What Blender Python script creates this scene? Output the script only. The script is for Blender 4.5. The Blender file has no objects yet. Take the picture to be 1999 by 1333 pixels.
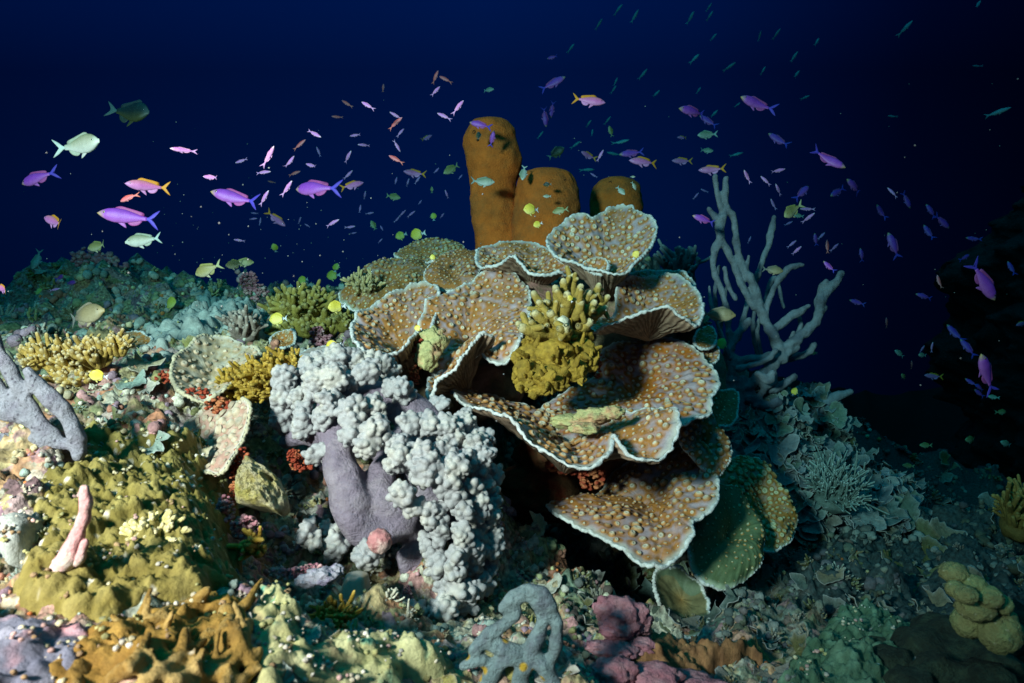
import bpy, math, random
import numpy as np
from mathutils import Vector, Matrix

random.seed(7)
rng = np.random.default_rng(7)
sc = bpy.context.scene
COL = sc.collection

# ------------------------------------------------------------------ camera
FPX = 1999 * 24.0 / 36.0
PITCH = math.radians(8.0)
CAM = np.array([0.0, 0.0, 0.6])
FW = np.array([0, math.cos(PITCH), -math.sin(PITCH)])
UP = np.array([0, math.sin(PITCH), math.cos(PITCH)])
RT = np.array([1.0, 0, 0])
cd = bpy.data.cameras.new('camera')
cam = bpy.data.objects.new('camera', cd)
COL.objects.link(cam)
cam.location = CAM
cam.rotation_euler = (math.radians(90) - PITCH, 0, 0)
cd.lens = 24
cd.sensor_width = 36
cd.clip_start = 0.02
cd.clip_end = 200
cd.dof.use_dof = True
cd.dof.focus_distance = 1.35
cd.dof.aperture_fstop = 9.0
sc.camera = cam

# ------------------------------------------------------------------ water light (world), daylight from above, the diver's strobe
w = bpy.data.worlds.new('World')
sc.world = w
w.use_nodes = True
nt = w.node_tree
for n in list(nt.nodes):
    nt.nodes.remove(n)
out = nt.nodes.new('ShaderNodeOutputWorld')
bg = nt.nodes.new('ShaderNodeBackground')
tc = nt.nodes.new('ShaderNodeTexCoord')
sep = nt.nodes.new('ShaderNodeSeparateXYZ')
nt.links.new(tc.outputs['Generated'], sep.inputs[0])
rampz = nt.nodes.new('ShaderNodeValToRGB')
mr = nt.nodes.new('ShaderNodeMapRange')
mr.inputs['From Min'].default_value = -1
mr.inputs['From Max'].default_value = 1
nt.links.new(sep.outputs['Z'], mr.inputs['Value'])
nt.links.new(mr.outputs[0], rampz.inputs[0])
cr = rampz.color_ramp
cr.elements[0].position = 0.30
cr.elements[0].color = (0.0015, 0.0200, 0.080, 1)
cr.elements[1].position = 1.0
cr.elements[1].color = (0.004, 0.62, 0.95, 1)
e = cr.elements.new(0.52); e.color = (0.0030, 0.0430, 0.270, 1)
e = cr.elements.new(0.66); e.color = (0.0028, 0.0330, 0.245, 1)
e = cr.elements.new(0.76); e.color = (0.0020, 0.085, 0.30, 1)
rampx = nt.nodes.new('ShaderNodeValToRGB')       # the water darkens towards the drop-off on the right
mrx = nt.nodes.new('ShaderNodeMapRange')
mrx.inputs['From Min'].default_value = -1
mrx.inputs['From Max'].default_value = 1
nt.links.new(sep.outputs['X'], mrx.inputs['Value'])
nt.links.new(mrx.outputs[0], rampx.inputs[0])
cx = rampx.color_ramp
cx.elements[0].position = 0.15; cx.elements[0].color = (0.72, 0.72, 0.78, 1)
cx.elements[1].position = 0.82; cx.elements[1].color = (0.10, 0.08, 0.10, 1)
e = cx.elements.new(0.48); e.color = (1, 1, 1, 1)
e = cx.elements.new(0.62); e.color = (0.80, 0.78, 0.80, 1)
e = cx.elements.new(0.74); e.color = (0.26, 0.23, 0.26, 1)
mul = nt.nodes.new('ShaderNodeMix'); mul.data_type = 'RGBA'; mul.blend_type = 'MULTIPLY'
mul.inputs[0].default_value = 1
nt.links.new(rampz.outputs[0], mul.inputs[6])
nt.links.new(rampx.outputs[0], mul.inputs[7])
nt.links.new(mul.outputs[2], bg.inputs[0])
bg.inputs[1].default_value = 0.78
nt.links.new(bg.outputs[0], out.inputs[0])

sl = bpy.data.lights.new('daylight', 'SUN')
sl.energy = 0.58
sl.angle = math.radians(70)
sl.color = (0.03, 0.85, 0.95)
sun = bpy.data.objects.new('daylight', sl)
COL.objects.link(sun)
sun.rotation_euler = (math.radians(18), math.radians(-12), 0)

st = bpy.data.lights.new('dive_strobe', 'SPOT')       # the photographer's strobe, held out to the left of the camera
st.energy = 800
st.color = (1.0, 0.53, 0.475)
st.spot_size = math.radians(78)
st.spot_blend = 1.0
st.shadow_soft_size = 0.12
strobe = bpy.data.objects.new('dive_strobe', st)
COL.objects.link(strobe)
strobe.location = (-0.92, -0.50, 1.10)
aim = Vector((-0.44, 1.18, 0.44)) - Vector(strobe.location)
strobe.rotation_euler = aim.to_track_quat('-Z', 'Y').to_euler()

sc.view_settings.view_transform = 'Standard'
sc.view_settings.look = 'None'
sc.view_settings.exposure = 0.0
sc.view_settings.gamma = 1.0
sc.render.engine = 'CYCLES'
sc.cycles.max_bounces = 5
sc.cycles.diffuse_bounces = 2
sc.cycles.volume_bounces = 0

# ------------------------------------------------------------------ pixel <-> place
def P(px, py, d):
    return CAM + RT * ((px - 999.5) / FPX * d) - UP * ((py - 666.5) / FPX * d) + FW * d

def ray(px, py):
    px = np.asarray(px, float); py = np.asarray(py, float)
    return RT * ((px - 999.5) / FPX)[..., None] - UP * ((py - 666.5) / FPX)[..., None] + FW

# ------------------------------------------------------------------ noise
_perm = np.random.default_rng(11).permutation(4096).astype(np.int64)
_grad = np.random.default_rng(12).normal(size=(4096, 3))
_grad /= np.linalg.norm(_grad, axis=1)[:, None]
def _h(i, j, k):
    return _perm[(_perm[(_perm[i & 4095] + j) & 4095] + k) & 4095]
def perlin(p):
    p = np.asarray(p, float)
    i = np.floor(p).astype(np.int64); f = p - i
    u = f * f * f * (f * (f * 6 - 15) + 10)
    r = 0
    for a in (0, 1):
        for b in (0, 1):
            for c in (0, 1):
                g = _grad[_h(i[..., 0] + a, i[..., 1] + b, i[..., 2] + c)]
                dd = (g * (f - np.array([a, b, c]))).sum(-1)
                wt = (u[..., 0] if a else 1 - u[..., 0]) * (u[..., 1] if b else 1 - u[..., 1]) * (u[..., 2] if c else 1 - u[..., 2])
                r = r + wt * dd
    return r * 1.5
def fbm(p, oct=4):
    r = 0; a = 1.0
    p = np.asarray(p, float)
    for o in range(oct):
        r = r + a * perlin(p * (2.03 ** o) + 17.3 * o)
        a *= 0.5
    return r
def worley(p):          # 3-D F1 and a random number of the nearest cell
    p = np.asarray(p, float)
    i = np.floor(p).astype(np.int64); f = p - i
    best = np.full(p.shape[:-1], 9.0); cid = np.zeros(p.shape[:-1])
    for a in (-1, 0, 1):
        for b in (-1, 0, 1):
            for c in (-1, 0, 1):
                h = _h(i[..., 0] + a, i[..., 1] + b, i[..., 2] + c)
                o = 0.5 + 0.45 * _grad[h]
                d = np.sqrt(((np.array([a, b, c]) + o - f) ** 2).sum(-1))
                m = d < best
                best = np.where(m, d, best); cid = np.where(m, h / 4096.0, cid)
    return best, cid

# ------------------------------------------------------------------ mesh collecting
class MB:
    def __init__(s):
        s.V = []; s.F = []; s.C = []; s.n = 0
    def add(s, v, f, c=(1, 1, 1)):
        v = np.asarray(v, float)
        c = np.asarray(c, float)
        if c.ndim == 1:
            c = np.repeat(c[None, :], len(v), 0)
        s.V.append(v); s.C.append(c)
        if not isinstance(f, (list, tuple)):
            f = [f]
        for ff in f:
            if len(ff):
                s.F.append(np.asarray(ff, np.int64) + s.n)
        s.n += len(v)
        return s
    def mesh(s, name, org=(0, 0, 0)):
        V = np.concatenate(s.V) - np.asarray(org, float); C = np.concatenate(s.C)
        me = bpy.data.meshes.new(name)
        me.vertices.add(len(V))
        me.vertices.foreach_set('co', V.astype(np.float32).ravel())
        ls = np.concatenate([f.ravel() for f in s.F])
        tot = np.concatenate([np.full(len(f), f.shape[1]) for f in s.F])
        st = np.concatenate([[0], np.cumsum(tot)[:-1]])
        me.loops.add(len(ls)); me.loops.foreach_set('vertex_index', ls.astype(np.int32))
        me.polygons.add(len(tot)); me.polygons.foreach_set('loop_start', st.astype(np.int32))
        me.polygons.foreach_set('use_smooth', np.ones(len(tot), bool))
        a = me.color_attributes.new('Col', 'FLOAT_COLOR', 'POINT')
        a.data.foreach_set('color', np.concatenate([C, np.ones((len(C), 1))], 1).astype(np.float32).ravel())
        me.update(calc_edges=True)
        me.validate()
        return me

def tag(o, label=None, cat=None, group=None, kind=None):
    if label: o['label'] = label
    if cat: o['category'] = cat
    if group: o['group'] = group
    if kind: o['kind'] = kind
    return o
def thing(name, loc, label, cat, group=None):
    o = bpy.data.objects.new(name, None)
    o.empty_display_size = 0.02
    COL.objects.link(o)
    o.location = loc
    return tag(o, label, cat, group)
def obj(name, mb, mat, parent=None, loc=None):
    if parent is not None:
        loc = np.array(parent.location)
    if loc is None:
        loc = np.zeros(3)
    o = bpy.data.objects.new(name, mb.mesh(name, loc))
    o.data.materials.append(mat)
    COL.objects.link(o)
    if parent is not None:
        o.parent = parent
    else:
        o.location = loc
    return o
def remesh(o, vox, smooth=4):
    m = o.modifiers.new('remesh', 'REMESH'); m.mode = 'VOXEL'; m.voxel_size = vox; m.use_smooth_shade = True
    if smooth:
        k = o.modifiers.new('smooth', 'SMOOTH'); k.iterations = smooth; k.factor = 0.6

# shapes (vertices, faces)
def ico(sub):
    import bmesh
    bm = bmesh.new()
    bmesh.ops.create_icosphere(bm, subdivisions=sub, radius=1)
    v = np.array([x.co[:] for x in bm.verts]); f = np.array([[y.index for y in x.verts] for x in bm.faces])
    bm.free()
    return v, f
ICO2 = ico(2); ICO3 = ico(3); ICO4 = ico(4)
def blob(sub, amp, freq, seed):
    v, f = (ICO2, ICO3, ICO4)[sub - 2]
    n = fbm(v * freq + seed * 7.7, 3)
    return v * (1 + amp * n)[:, None], f
def smoothpath(pts, sub):
    p = np.asarray(pts, float)
    if len(p) < 3 or sub < 2:
        t = np.linspace(0, len(p) - 1, (len(p) - 1) * max(sub, 1) + 1)
        i = np.minimum(t.astype(int), len(p) - 2); f = (t - i)[:, None]
        return p[i] * (1 - f) + p[i + 1] * f
    q = np.vstack([2 * p[0] - p[1], p, 2 * p[-1] - p[-2]])
    r = []
    for k in range(len(p) - 1):
        a, b, c, d = q[k], q[k + 1], q[k + 2], q[k + 3]
        for t in np.linspace(0, 1, sub, endpoint=False):
            r.append(0.5 * ((2 * b) + (c - a) * t + (2 * a - 5 * b + 4 * c - d) * t * t + (3 * b - a - 3 * c + d) * t ** 3))
    r.append(p[-1])
    return np.array(r)
def smoothloop(pts, n):
    p = np.asarray(pts, float); m = len(p)
    t = np.linspace(0, m, n, endpoint=False)
    i = t.astype(int); f = (t - i)[:, None]
    a, b, c, d = p[(i - 1) % m], p[i % m], p[(i + 1) % m], p[(i + 2) % m]
    return 0.5 * ((2 * b) + (c - a) * f + (2 * a - 5 * b + 4 * c - d) * f * f + (3 * b - a - 3 * c + d) * f ** 3)
def grid_faces(n, m, wrap):     # n rings of m
    k = np.arange(m if wrap else m - 1)
    f = []
    for i in range(n - 1):
        f.append(np.stack([i * m + k, i * m + (k + 1) % m, (i + 1) * m + (k + 1) % m, (i + 1) * m + k], 1))
    return np.concatenate(f)
def tube(pts, rad, seg=10, lump=0.0, lfreq=60.0, round_end=True, flat=1.0, twist=0.0):
    """pts (n,3) and rad (n); rounded ends; flat < 1 flattens it. gives v, f, t (0..1 along)"""
    p = np.asarray(pts, float); r = np.asarray(rad, float)
    if round_end:
        d0 = p[0] - p[1]; d0 /= np.linalg.norm(d0) + 1e-9
        d1 = p[-1] - p[-2]; d1 /= np.linalg.norm(d1) + 1e-9
        e0 = [p[0] + d0 * r[0] * x for x in (0.95, 0.7)]; e1 = [p[-1] + d1 * r[-1] * x for x in (0.7, 0.95)]
        p = np.vstack([e0, p, e1]); r = np.concatenate([[r[0] * .3, r[0] * .72], r, [r[-1] * .72, r[-1] * .3]])
    n = len(p)
    T = np.gradient(p, axis=0); T /= np.linalg.norm(T, axis=1)[:, None] + 1e-9
    a = np.array([0, 0, 1.0]) if abs(T[0][2]) < 0.9 else np.array([1.0, 0, 0])
    N = np.zeros_like(p); u = a - T[0] * a.dot(T[0]); N[0] = u / np.linalg.norm(u)
    for i in range(1, n):
        u = N[i - 1] - T[i] * N[i - 1].dot(T[i]); N[i] = u / (np.linalg.norm(u) + 1e-9)
    B = np.cross(T, N)
    th = np.linspace(0, 2 * math.pi, seg, endpoint=False) + twist
    v = p[:, None, :] + (np.cos(th)[None, :, None] * N[:, None, :] + flat * np.sin(th)[None, :, None] * B[:, None, :]) * r[:, None, None]
    if lump:
        k = 1 + lump * fbm(v * lfreq, 2)
        v = p[:, None, :] + (v - p[:, None, :]) * k[..., None]
    v = v.reshape(-1, 3)
    f = grid_faces(n, seg, True)
    v = np.vstack([v, p[:1], p[-1:]])
    k = np.arange(seg); b = (n - 1) * seg
    c0 = np.stack([k, np.full(seg, n * seg), (k + 1) % seg], 1)[:, [0, 1, 2]]
    c1 = np.stack([b + k, b + (k + 1) % seg, np.full(seg, n * seg + 1)], 1)
    t = np.concatenate([np.repeat(np.linspace(0, 1, n), seg), [0, 1]])
    return v, [f[:, ::-1], c0[:, ::-1], c1], t
def frame(n):
    n = np.asarray(n, float); n = n / (np.linalg.norm(n) + 1e-9)
    a = np.array([0, 0, 1.0]) if abs(n[2]) < .9 else np.array([1.0, 0, 0])
    x = np.cross(a, n); x /= np.linalg.norm(x)
    return np.stack([x, np.cross(n, x), n], 0)      # rows: x, y, normal

# ------------------------------------------------------------------ materials
def mat(name, col=(.3, .3, .3), attr=False, var=.35, vs=40, col2=None, c2s=12, c2lo=.48, c2hi=.6, speck=None, ss=150, st=.25, bump=.6, bs=160, bd=.003, rough=.75, sss=0.0, spec=.3, wbump=0.0, ws=90, sssr=(.6, .8, 1.0)):
    m = bpy.data.materials.new(name)
    m.use_nodes = True
    t = m.node_tree; N = t.nodes; L = t.links
    b = N['Principled BSDF']
    b.inputs['Roughness'].default_value = rough
    b.inputs['Specular IOR Level'].default_value = spec
    tcn = N.new('ShaderNodeTexCoord')
    if attr:
        a = N.new('ShaderNodeAttribute'); a.attribute_name = 'Col'; cur = a.outputs['Color']
    else:
        a = N.new('ShaderNodeRGB'); a.outputs[0].default_value = (*col, 1); cur = a.outputs[0]
    if col2:
        n2 = N.new('ShaderNodeTexNoise'); n2.inputs['Scale'].default_value = c2s; n2.inputs['Detail'].default_value = 6; n2.inputs['Roughness'].default_value = .65
        L.new(tcn.outputs['Object'], n2.inputs['Vector'])
        r2 = N.new('ShaderNodeMapRange'); r2.inputs['From Min'].default_value = c2lo; r2.inputs['From Max'].default_value = c2hi
        L.new(n2.outputs[0], r2.inputs['Value'])
        mx = N.new('ShaderNodeMix'); mx.data_type = 'RGBA'
        L.new(r2.outputs[0], mx.inputs[0]); L.new(cur, mx.inputs[6]); mx.inputs[7].default_value = (*col2, 1)
        cur = mx.outputs[2]
    if speck:
        vo = N.new('ShaderNodeTexVoronoi'); vo.inputs['Scale'].default_value = ss
        L.new(tcn.outputs['Object'], vo.inputs['Vector'])
        r3 = N.new('ShaderNodeMapRange'); r3.inputs['From Min'].default_value = st; r3.inputs['From Max'].default_value = st * .6
        L.new(vo.outputs['Distance'], r3.inputs['Value'])
        mx = N.new('ShaderNodeMix'); mx.data_type = 'RGBA'
        L.new(r3.outputs[0], mx.inputs[0]); L.new(cur, mx.inputs[6]); mx.inputs[7].default_value = (*speck, 1)
        cur = mx.outputs[2]
    nz = N.new('ShaderNodeTexNoise'); nz.inputs['Scale'].default_value = vs; nz.inputs['Detail'].default_value = 7; nz.inputs['Roughness'].default_value = .7
    L.new(tcn.outputs['Object'], nz.inputs['Vector'])
    rr = N.new('ShaderNodeMapRange'); rr.inputs['From Min'].default_value = .3; rr.inputs['From Max'].default_value = .7
    rr.inputs['To Min'].default_value = 1 - var; rr.inputs['To Max'].default_value = 1 + var
    L.new(nz.outputs[0], rr.inputs['Value'])
    vm = N.new('ShaderNodeVectorMath'); vm.operation = 'SCALE'
    L.new(cur, vm.inputs[0]); L.new(rr.outputs[0], vm.inputs['Scale'])
    L.new(vm.outputs[0], b.inputs['Base Color'])
    if bump:
        nb = N.new('ShaderNodeTexNoise'); nb.inputs['Scale'].default_value = bs; nb.inputs['Detail'].default_value = 6; nb.inputs['Roughness'].default_value = .65
        L.new(tcn.outputs['Object'], nb.inputs['Vector'])
        h = nb.outputs[0]
        if wbump:
            wv = N.new('ShaderNodeTexVoronoi'); wv.inputs['Scale'].default_value = ws
            L.new(tcn.outputs['Object'], wv.inputs['Vector'])
            ma = N.new('ShaderNodeMath'); ma.operation = 'MULTIPLY_ADD'
            L.new(wv.outputs['Distance'], ma.inputs[0]); ma.inputs[1].default_value = -wbump; L.new(h, ma.inputs[2])
            h = ma.outputs[0]
        bp = N.new('ShaderNodeBump'); bp.inputs['Strength'].default_value = bump; bp.inputs['Distance'].default_value = bd
        L.new(h, bp.inputs['Height']); L.new(bp.outputs[0], b.inputs['Normal'])
    if sss:
        b.inputs['Subsurface Weight'].default_value = sss
        b.inputs['Subsurface Radius'].default_value = sssr
        b.inputs['Subsurface Scale'].default_value = .006
    return m

# ------------------------------------------------------------------ the reef: one ground sheet
CP = [(-300,1420,.42),(0,1333,.46),(250,1333,.50),(500,1333,.54),(750,1333,.60),(1000,1333,.70),(1250,1333,.76),(1500,1333,.80),(1800,1333,.82),(2200,1333,.85),
      (-200,1150,.56),(0,1150,.58),(300,1150,.63),(600,1200,.80),(900,1250,.80),(1100,1270,.90),(1300,1280,.97),(1100,1165,1.5),(1230,1190,1.42),(1340,1215,1.3),(1500,1200,1.05),(1700,1180,1.12),(1999,1180,1.15),
      (-200,1000,.70),(0,1000,.70),(300,980,.78),(600,1000,1.02),(850,1050,1.10),(1100,1040,1.75),(1300,1060,1.70),(1050,1125,1.6),(1250,1140,1.55),(1500,1100,1.52),(1420,1165,1.36),(1700,1060,1.52),(1999,1060,1.55),(2200,1060,1.5),
      (-200,850,.9),(0,850,.88),(300,850,.97),(500,880,1.06),(680,1090,.98),(740,1180,.95),(750,850,1.20),(1000,900,1.50),(1300,900,1.55),(1500,900,1.65),(1640,900,1.95),
      (-300,720,1.2),(0,720,1.2),(300,740,1.27),(600,720,1.40),(900,700,1.58),(1200,700,1.62),(1450,780,1.80),(1590,790,2.1),
      (-300,640,1.8),(0,645,1.7),(150,660,1.55),(400,640,1.85),(600,610,1.95),(800,570,1.85),(1000,510,1.85),(1180,490,1.85),(1340,600,1.85),
      (90,525,2.85),(170,515,2.75),(240,535,2.65),(330,570,2.6),(420,590,2.6),(520,590,2.4),(60,640,2.3),(220,625,2.35),(330,640,2.25),
      (1000,520,2.3),(1200,520,2.3),(800,560,2.3),
      (1740,945,2.05),(1860,1015,1.95),(1999,1010,1.8),(2150,1000,1.7)]
cpw = [P(*c) for c in CP]
cpw += [P(-120,690,2.7), P(0,655,2.6), P(60,600,2.75), P(-300,700,2.6)] + [P(150,720,2.05), P(300,715,2.1), P(20,720,2.0), P(1700,1010,2.2), P(1900,1060,2.2)]
cpw += [np.array(c) for c in [(-2.6,3.6,-0.5),(-1.2,3.6,-0.3),(0,3.2,0.0),(0.6,3.0,-.2),(1.2,2.9,-.9),(1.9,2.4,-1.1),(2.6,2.0,-1.0),(2.4,1.2,-.5),(1.8,.8,-.05),(1.0,.3,.15),(0,.1,.22),(-1,.2,.25),(-1.8,.8,.28),(-2,1.8,.12),(-2.4,2.6,-.2),
                              (-3,5,-.8),(0,5,-1.5),(3,5,-2.5),(4,3,-2.2),(4,1,-1.2),(-6,8,-2),(0,9,-4),(6,8,-5),(7,2,-3),(-6,2,0.2),(-6,0,.3),(0,-2,.2),(5,-2,-1),(-4,-3,.3)]]
cpw = np.array(cpw)
def base_z(x, y):
    x = np.asarray(x, float); y = np.asarray(y, float)
    sh = x.shape; x = x.ravel(); y = y.ravel()
    num = np.zeros_like(x); den = np.zeros_like(x)
    for c in cpw:
        d2 = (x - c[0]) ** 2 + (y - c[1]) ** 2
        wt = 1 / (d2 + 0.004) ** 1.9
        num += wt * c[2]; den += wt
    return (num / den).reshape(sh)
def warp(n, lo, a, b, hi, frac):
    k = int(n * frac); s = (n - k) // 2
    return np.concatenate([a - (a - lo) * (np.linspace(1, 0, s, endpoint=False) ** 2.2), np.linspace(a, b, k, endpoint=False), b + (hi - b) * (np.linspace(0, 1, s) ** 2.2)])
GX = warp(760, -9, -1.05, 1.35, 10, .70)
GY = warp(720, -4, .28, 2.2, 12, .68)
gx, gy = np.meshgrid(GX, GY)
gz = base_z(gx, gy)
p3 = np.stack([gx, gy, gz], -1)
amp = np.clip(np.hypot(gx, gy) / .8, .55, 1.2) + np.clip((gy - 2.1) * 1.6, 0, 1.1)
w1, id1 = worley(p3 * 11 + 3 + .25 * perlin(p3 * 9)[..., None])
w2, id2 = worley(p3 * 30 + 9 + .3 * perlin(p3 * 40)[..., None])
gz = gz + amp * (.035 * fbm(p3 * 4.5, 3) + .060 * (.55 - w1) * (.3 + 1.2 * id1) + .022 * (.55 - w2) * (.3 + 1.2 * id2) + .012 * fbm(p3 * 55, 3))
def ground_z(x, y):
    i = np.clip(np.searchsorted(GX, x) - 1, 0, len(GX) - 2); j = np.clip(np.searchsorted(GY, y) - 1, 0, len(GY) - 2)
    u = (x - GX[i]) / (GX[i + 1] - GX[i]); v = (y - GY[j]) / (GY[j + 1] - GY[j])
    return gz[j, i] * (1 - u) * (1 - v) + gz[j, i + 1] * u * (1 - v) + gz[j + 1, i] * (1 - u) * v + gz[j + 1, i + 1] * u * v
def G(px, py, dmax=4.5):           # the place on the reef seen at a pixel (nan where the water is)
    px = np.atleast_1d(np.asarray(px, float)); py = np.atleast_1d(np.asarray(py, float))
    r = ray(px, py); hit = np.full(px.shape, np.nan); prev = np.full(px.shape, .3)
    for d in np.linspace(.3, dmax, 420):
        q = CAM + r * d
        m = np.isnan(hit) & (ground_z(q[:, 0], q[:, 1]) > q[:, 2])
        hit[m] = d
    q = CAM + r * hit[:, None]
    return q, hit
def G1(px, py):
    q, h = G([px], [py])
    return q[0], h[0]
def gnormal(x, y, e=.012):
    dx = (ground_z(x + e, y) - ground_z(x - e, y)) / (2 * e); dy = (ground_z(x, y + e) - ground_z(x, y - e)) / (2 * e)
    n = np.stack([-dx, -dy, np.ones_like(dx)], -1)
    return n / np.linalg.norm(n, axis=-1)[..., None]

# reef ground material: patches of encrusting growth
PAL = [(.30,.24,.15),(.42,.20,.20),(.16,.15,.05),(.13,.20,.17),(.45,.42,.31),(.24,.14,.19),(.10,.07,.05),(.38,.33,.16),(.34,.14,.08),(.20,.22,.10),(.33,.30,.27)]
def reef_mat():
    m = mat('reef_ground', attr=False, col=(.3, .25, .18), bump=0)
    t = m.node_tree; N = t.nodes; L = t.links; b = N['Principled BSDF']
    for l in list(b.inputs['Base Color'].links): L.remove(l)
    tcn = N.new('ShaderNodeTexCoord')
    dn = N.new('ShaderNodeTexNoise'); dn.inputs['Scale'].default_value = 30; dn.inputs['Detail'].default_value = 4
    L.new(tcn.outputs['Object'], dn.inputs['Vector'])
    off = N.new('ShaderNodeVectorMath'); off.operation = 'MULTIPLY_ADD'
    L.new(dn.outputs['Color'], off.inputs[0]); off.inputs[1].default_value = (.05, .05, .05); L.new(tcn.outputs['Object'], off.inputs[2])
    cur = None
    for sc_, seed in ((17, 0), (60, 1)):
        vo = N.new('ShaderNodeTexVoronoi'); vo.inputs['Scale'].default_value = sc_
        L.new(off.outputs[0], vo.inputs['Vector'])
        sp = N.new('ShaderNodeSeparateColor'); L.new(vo.outputs['Color'], sp.inputs[0])
        rp = N.new('ShaderNodeValToRGB'); rp.color_ramp.interpolation = 'LINEAR'
        el = rp.color_ramp.elements
        pal = PAL if not seed else PAL[::-1]
        el[0].position = 0; el[0].color = (*pal[0], 1); el[1].position = 1; el[1].color = (*pal[-1], 1)
        for i, c in enumerate(pal[1:-1]):
            e = el.new((i + 1) / (len(pal) - 1)); e.color = (*c, 1)
        L.new(sp.outputs[0], rp.inputs[0])
        if cur is None:
            cur = rp.outputs[0]
        else:
            n3 = N.new('ShaderNodeTexNoise'); n3.inputs['Scale'].default_value = 22; n3.inputs['Detail'].default_value = 5
            L.new(tcn.outputs['Object'], n3.inputs['Vector'])
            r3 = N.new('ShaderNodeMapRange'); r3.inputs['From Min'].default_value = .44; r3.inputs['From Max'].default_value = .58
            L.new(n3.outputs[0], r3.inputs['Value'])
            mx = N.new('ShaderNodeMix'); mx.data_type = 'RGBA'
            L.new(r3.outputs[0], mx.inputs[0]); L.new(cur, mx.inputs[6]); L.new(rp.outputs[0], mx.inputs[7]); cur = mx.outputs[2]
    nz = N.new('ShaderNodeTexNoise'); nz.inputs['Scale'].default_value = 130; nz.inputs['Detail'].default_value = 6
    L.new(tcn.outputs['Object'], nz.inputs['Vector'])
    rr = N.new('ShaderNodeMapRange'); rr.inputs['From Min'].default_value = .32; rr.inputs['From Max'].default_value = .7; rr.inputs['To Min'].default_value = .35; rr.inputs['To Max'].default_value = 1.5
    L.new(nz.outputs[0], rr.inputs['Value'])
    vm = N.new('ShaderNodeVectorMath'); vm.operation = 'SCALE'
    nz4 = N.new('ShaderNodeTexNoise'); nz4.inputs['Scale'].default_value = 7; nz4.inputs['Detail'].default_value = 5
    L.new(tcn.outputs['Object'], nz4.inputs['Vector'])
    sx = N.new('ShaderNodeSeparateXYZ'); L.new(tcn.outputs['Object'], sx.inputs[0])
    ad = N.new('ShaderNodeMath'); ad.operation = 'MULTIPLY_ADD'; L.new(nz4.outputs[0], ad.inputs[0]); ad.inputs[1].default_value = .5; L.new(sx.outputs[0], ad.inputs[2])
    ra = N.new('ShaderNodeMapRange'); ra.inputs['From Min'].default_value = .55; ra.inputs['From Max'].default_value = .80
    L.new(ad.outputs[0], ra.inputs['Value'])
    mz = N.new('ShaderNodeMix'); mz.data_type = 'RGBA'      # the right slope's shade put into the ground colour as a dark teal zone
    L.new(ra.outputs[0], mz.inputs[0]); L.new(cur, mz.inputs[6]); mz.inputs[7].default_value = (.025, .042, .042, 1)
    cur = mz.outputs[2]
    L.new(cur, vm.inputs[0]); L.new(rr.outputs[0], vm.inputs['Scale']); L.new(vm.outputs[0], b.inputs['Base Color'])
    bp = N.new('ShaderNodeBump'); bp.inputs['Strength'].default_value = .8; bp.inputs['Distance'].default_value = .006
    L.new(nz.outputs[0], bp.inputs['Height']); L.new(bp.outputs[0], b.inputs['Normal'])
    return m
mb = MB()
mb.add(np.stack([gx, gy, gz], -1).reshape(-1, 3), grid_faces(len(GY), len(GX), False))
tag(obj('reef_ground', mb, reef_mat()), 'rugged coral reef ground crusted in mottled colours', 'reef', None, 'structure')

# ------------------------------------------------------------------ plate corals
M_plate = mat('plate_coral_skin', attr=True, var=.22, vs=120, bump=.35, bs=260, bd=.0015, rough=.6, sss=.08)
M_under = mat('plate_coral_underside', attr=True, var=.35, vs=70, bump=.5, bs=220, bd=.002, rough=.85)
M_rim = mat('plate_coral_rim', col=(.56, .56, .54), col2=(.30, .26, .22), c2s=26, c2lo=.55, c2hi=.72, var=.3, vs=160, bump=.8, bs=420, bd=.002, rough=.7, sss=.15)
M_rimtan = mat('plate_coral_rim_tan', col=(.42, .38, .26), var=.3, vs=120, bump=.8, bs=300, bd=.002, rough=.8)
LAV = np.array([.38, .29, .315]); ORA = np.array([.36, .145, .033]); PALE = np.array([.50, .47, .40])
DOME_R = np.array([1.35, 1.10, .86, .55, .30]); DOME_H = np.array([-.15, .42, .82, .98, .74])
DOME_C = np.array([[.32, .125, .025], [.38, .18, .06], [.46, .31, .17], [.60, .54, .43], [.43, .38, .29]])
def dome(seg=9):
    th = np.linspace(0, 2 * math.pi, seg, endpoint=False)
    v = np.stack([np.outer(DOME_R, np.cos(th)), np.outer(DOME_R, np.sin(th)), np.repeat(DOME_H[:, None], seg, 1)], -1).reshape(-1, 3)
    v = np.vstack([v, [[0, 0, .62]]]); k = np.arange(seg); b = 4 * seg
    return v, [grid_faces(5, seg, True), np.stack([b + k, b + (k + 1) % seg, np.full(seg, 5 * seg)], 1)], np.vstack([np.repeat(DOME_C, seg, 0), [[.36, .35, .26]]])
DV, DF, DC = dome()
def resample_loop(p, n):
    q = smoothloop(p, 1200); q = np.vstack([q, q[:1]])
    s = np.concatenate([[0], np.cumsum(np.linalg.norm(np.diff(q, axis=0), axis=1))])
    t = np.linspace(0, s[-1], n, endpoint=False)
    return np.stack([np.interp(t, s, q[:, i]) for i in range(3)], 1)
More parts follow.
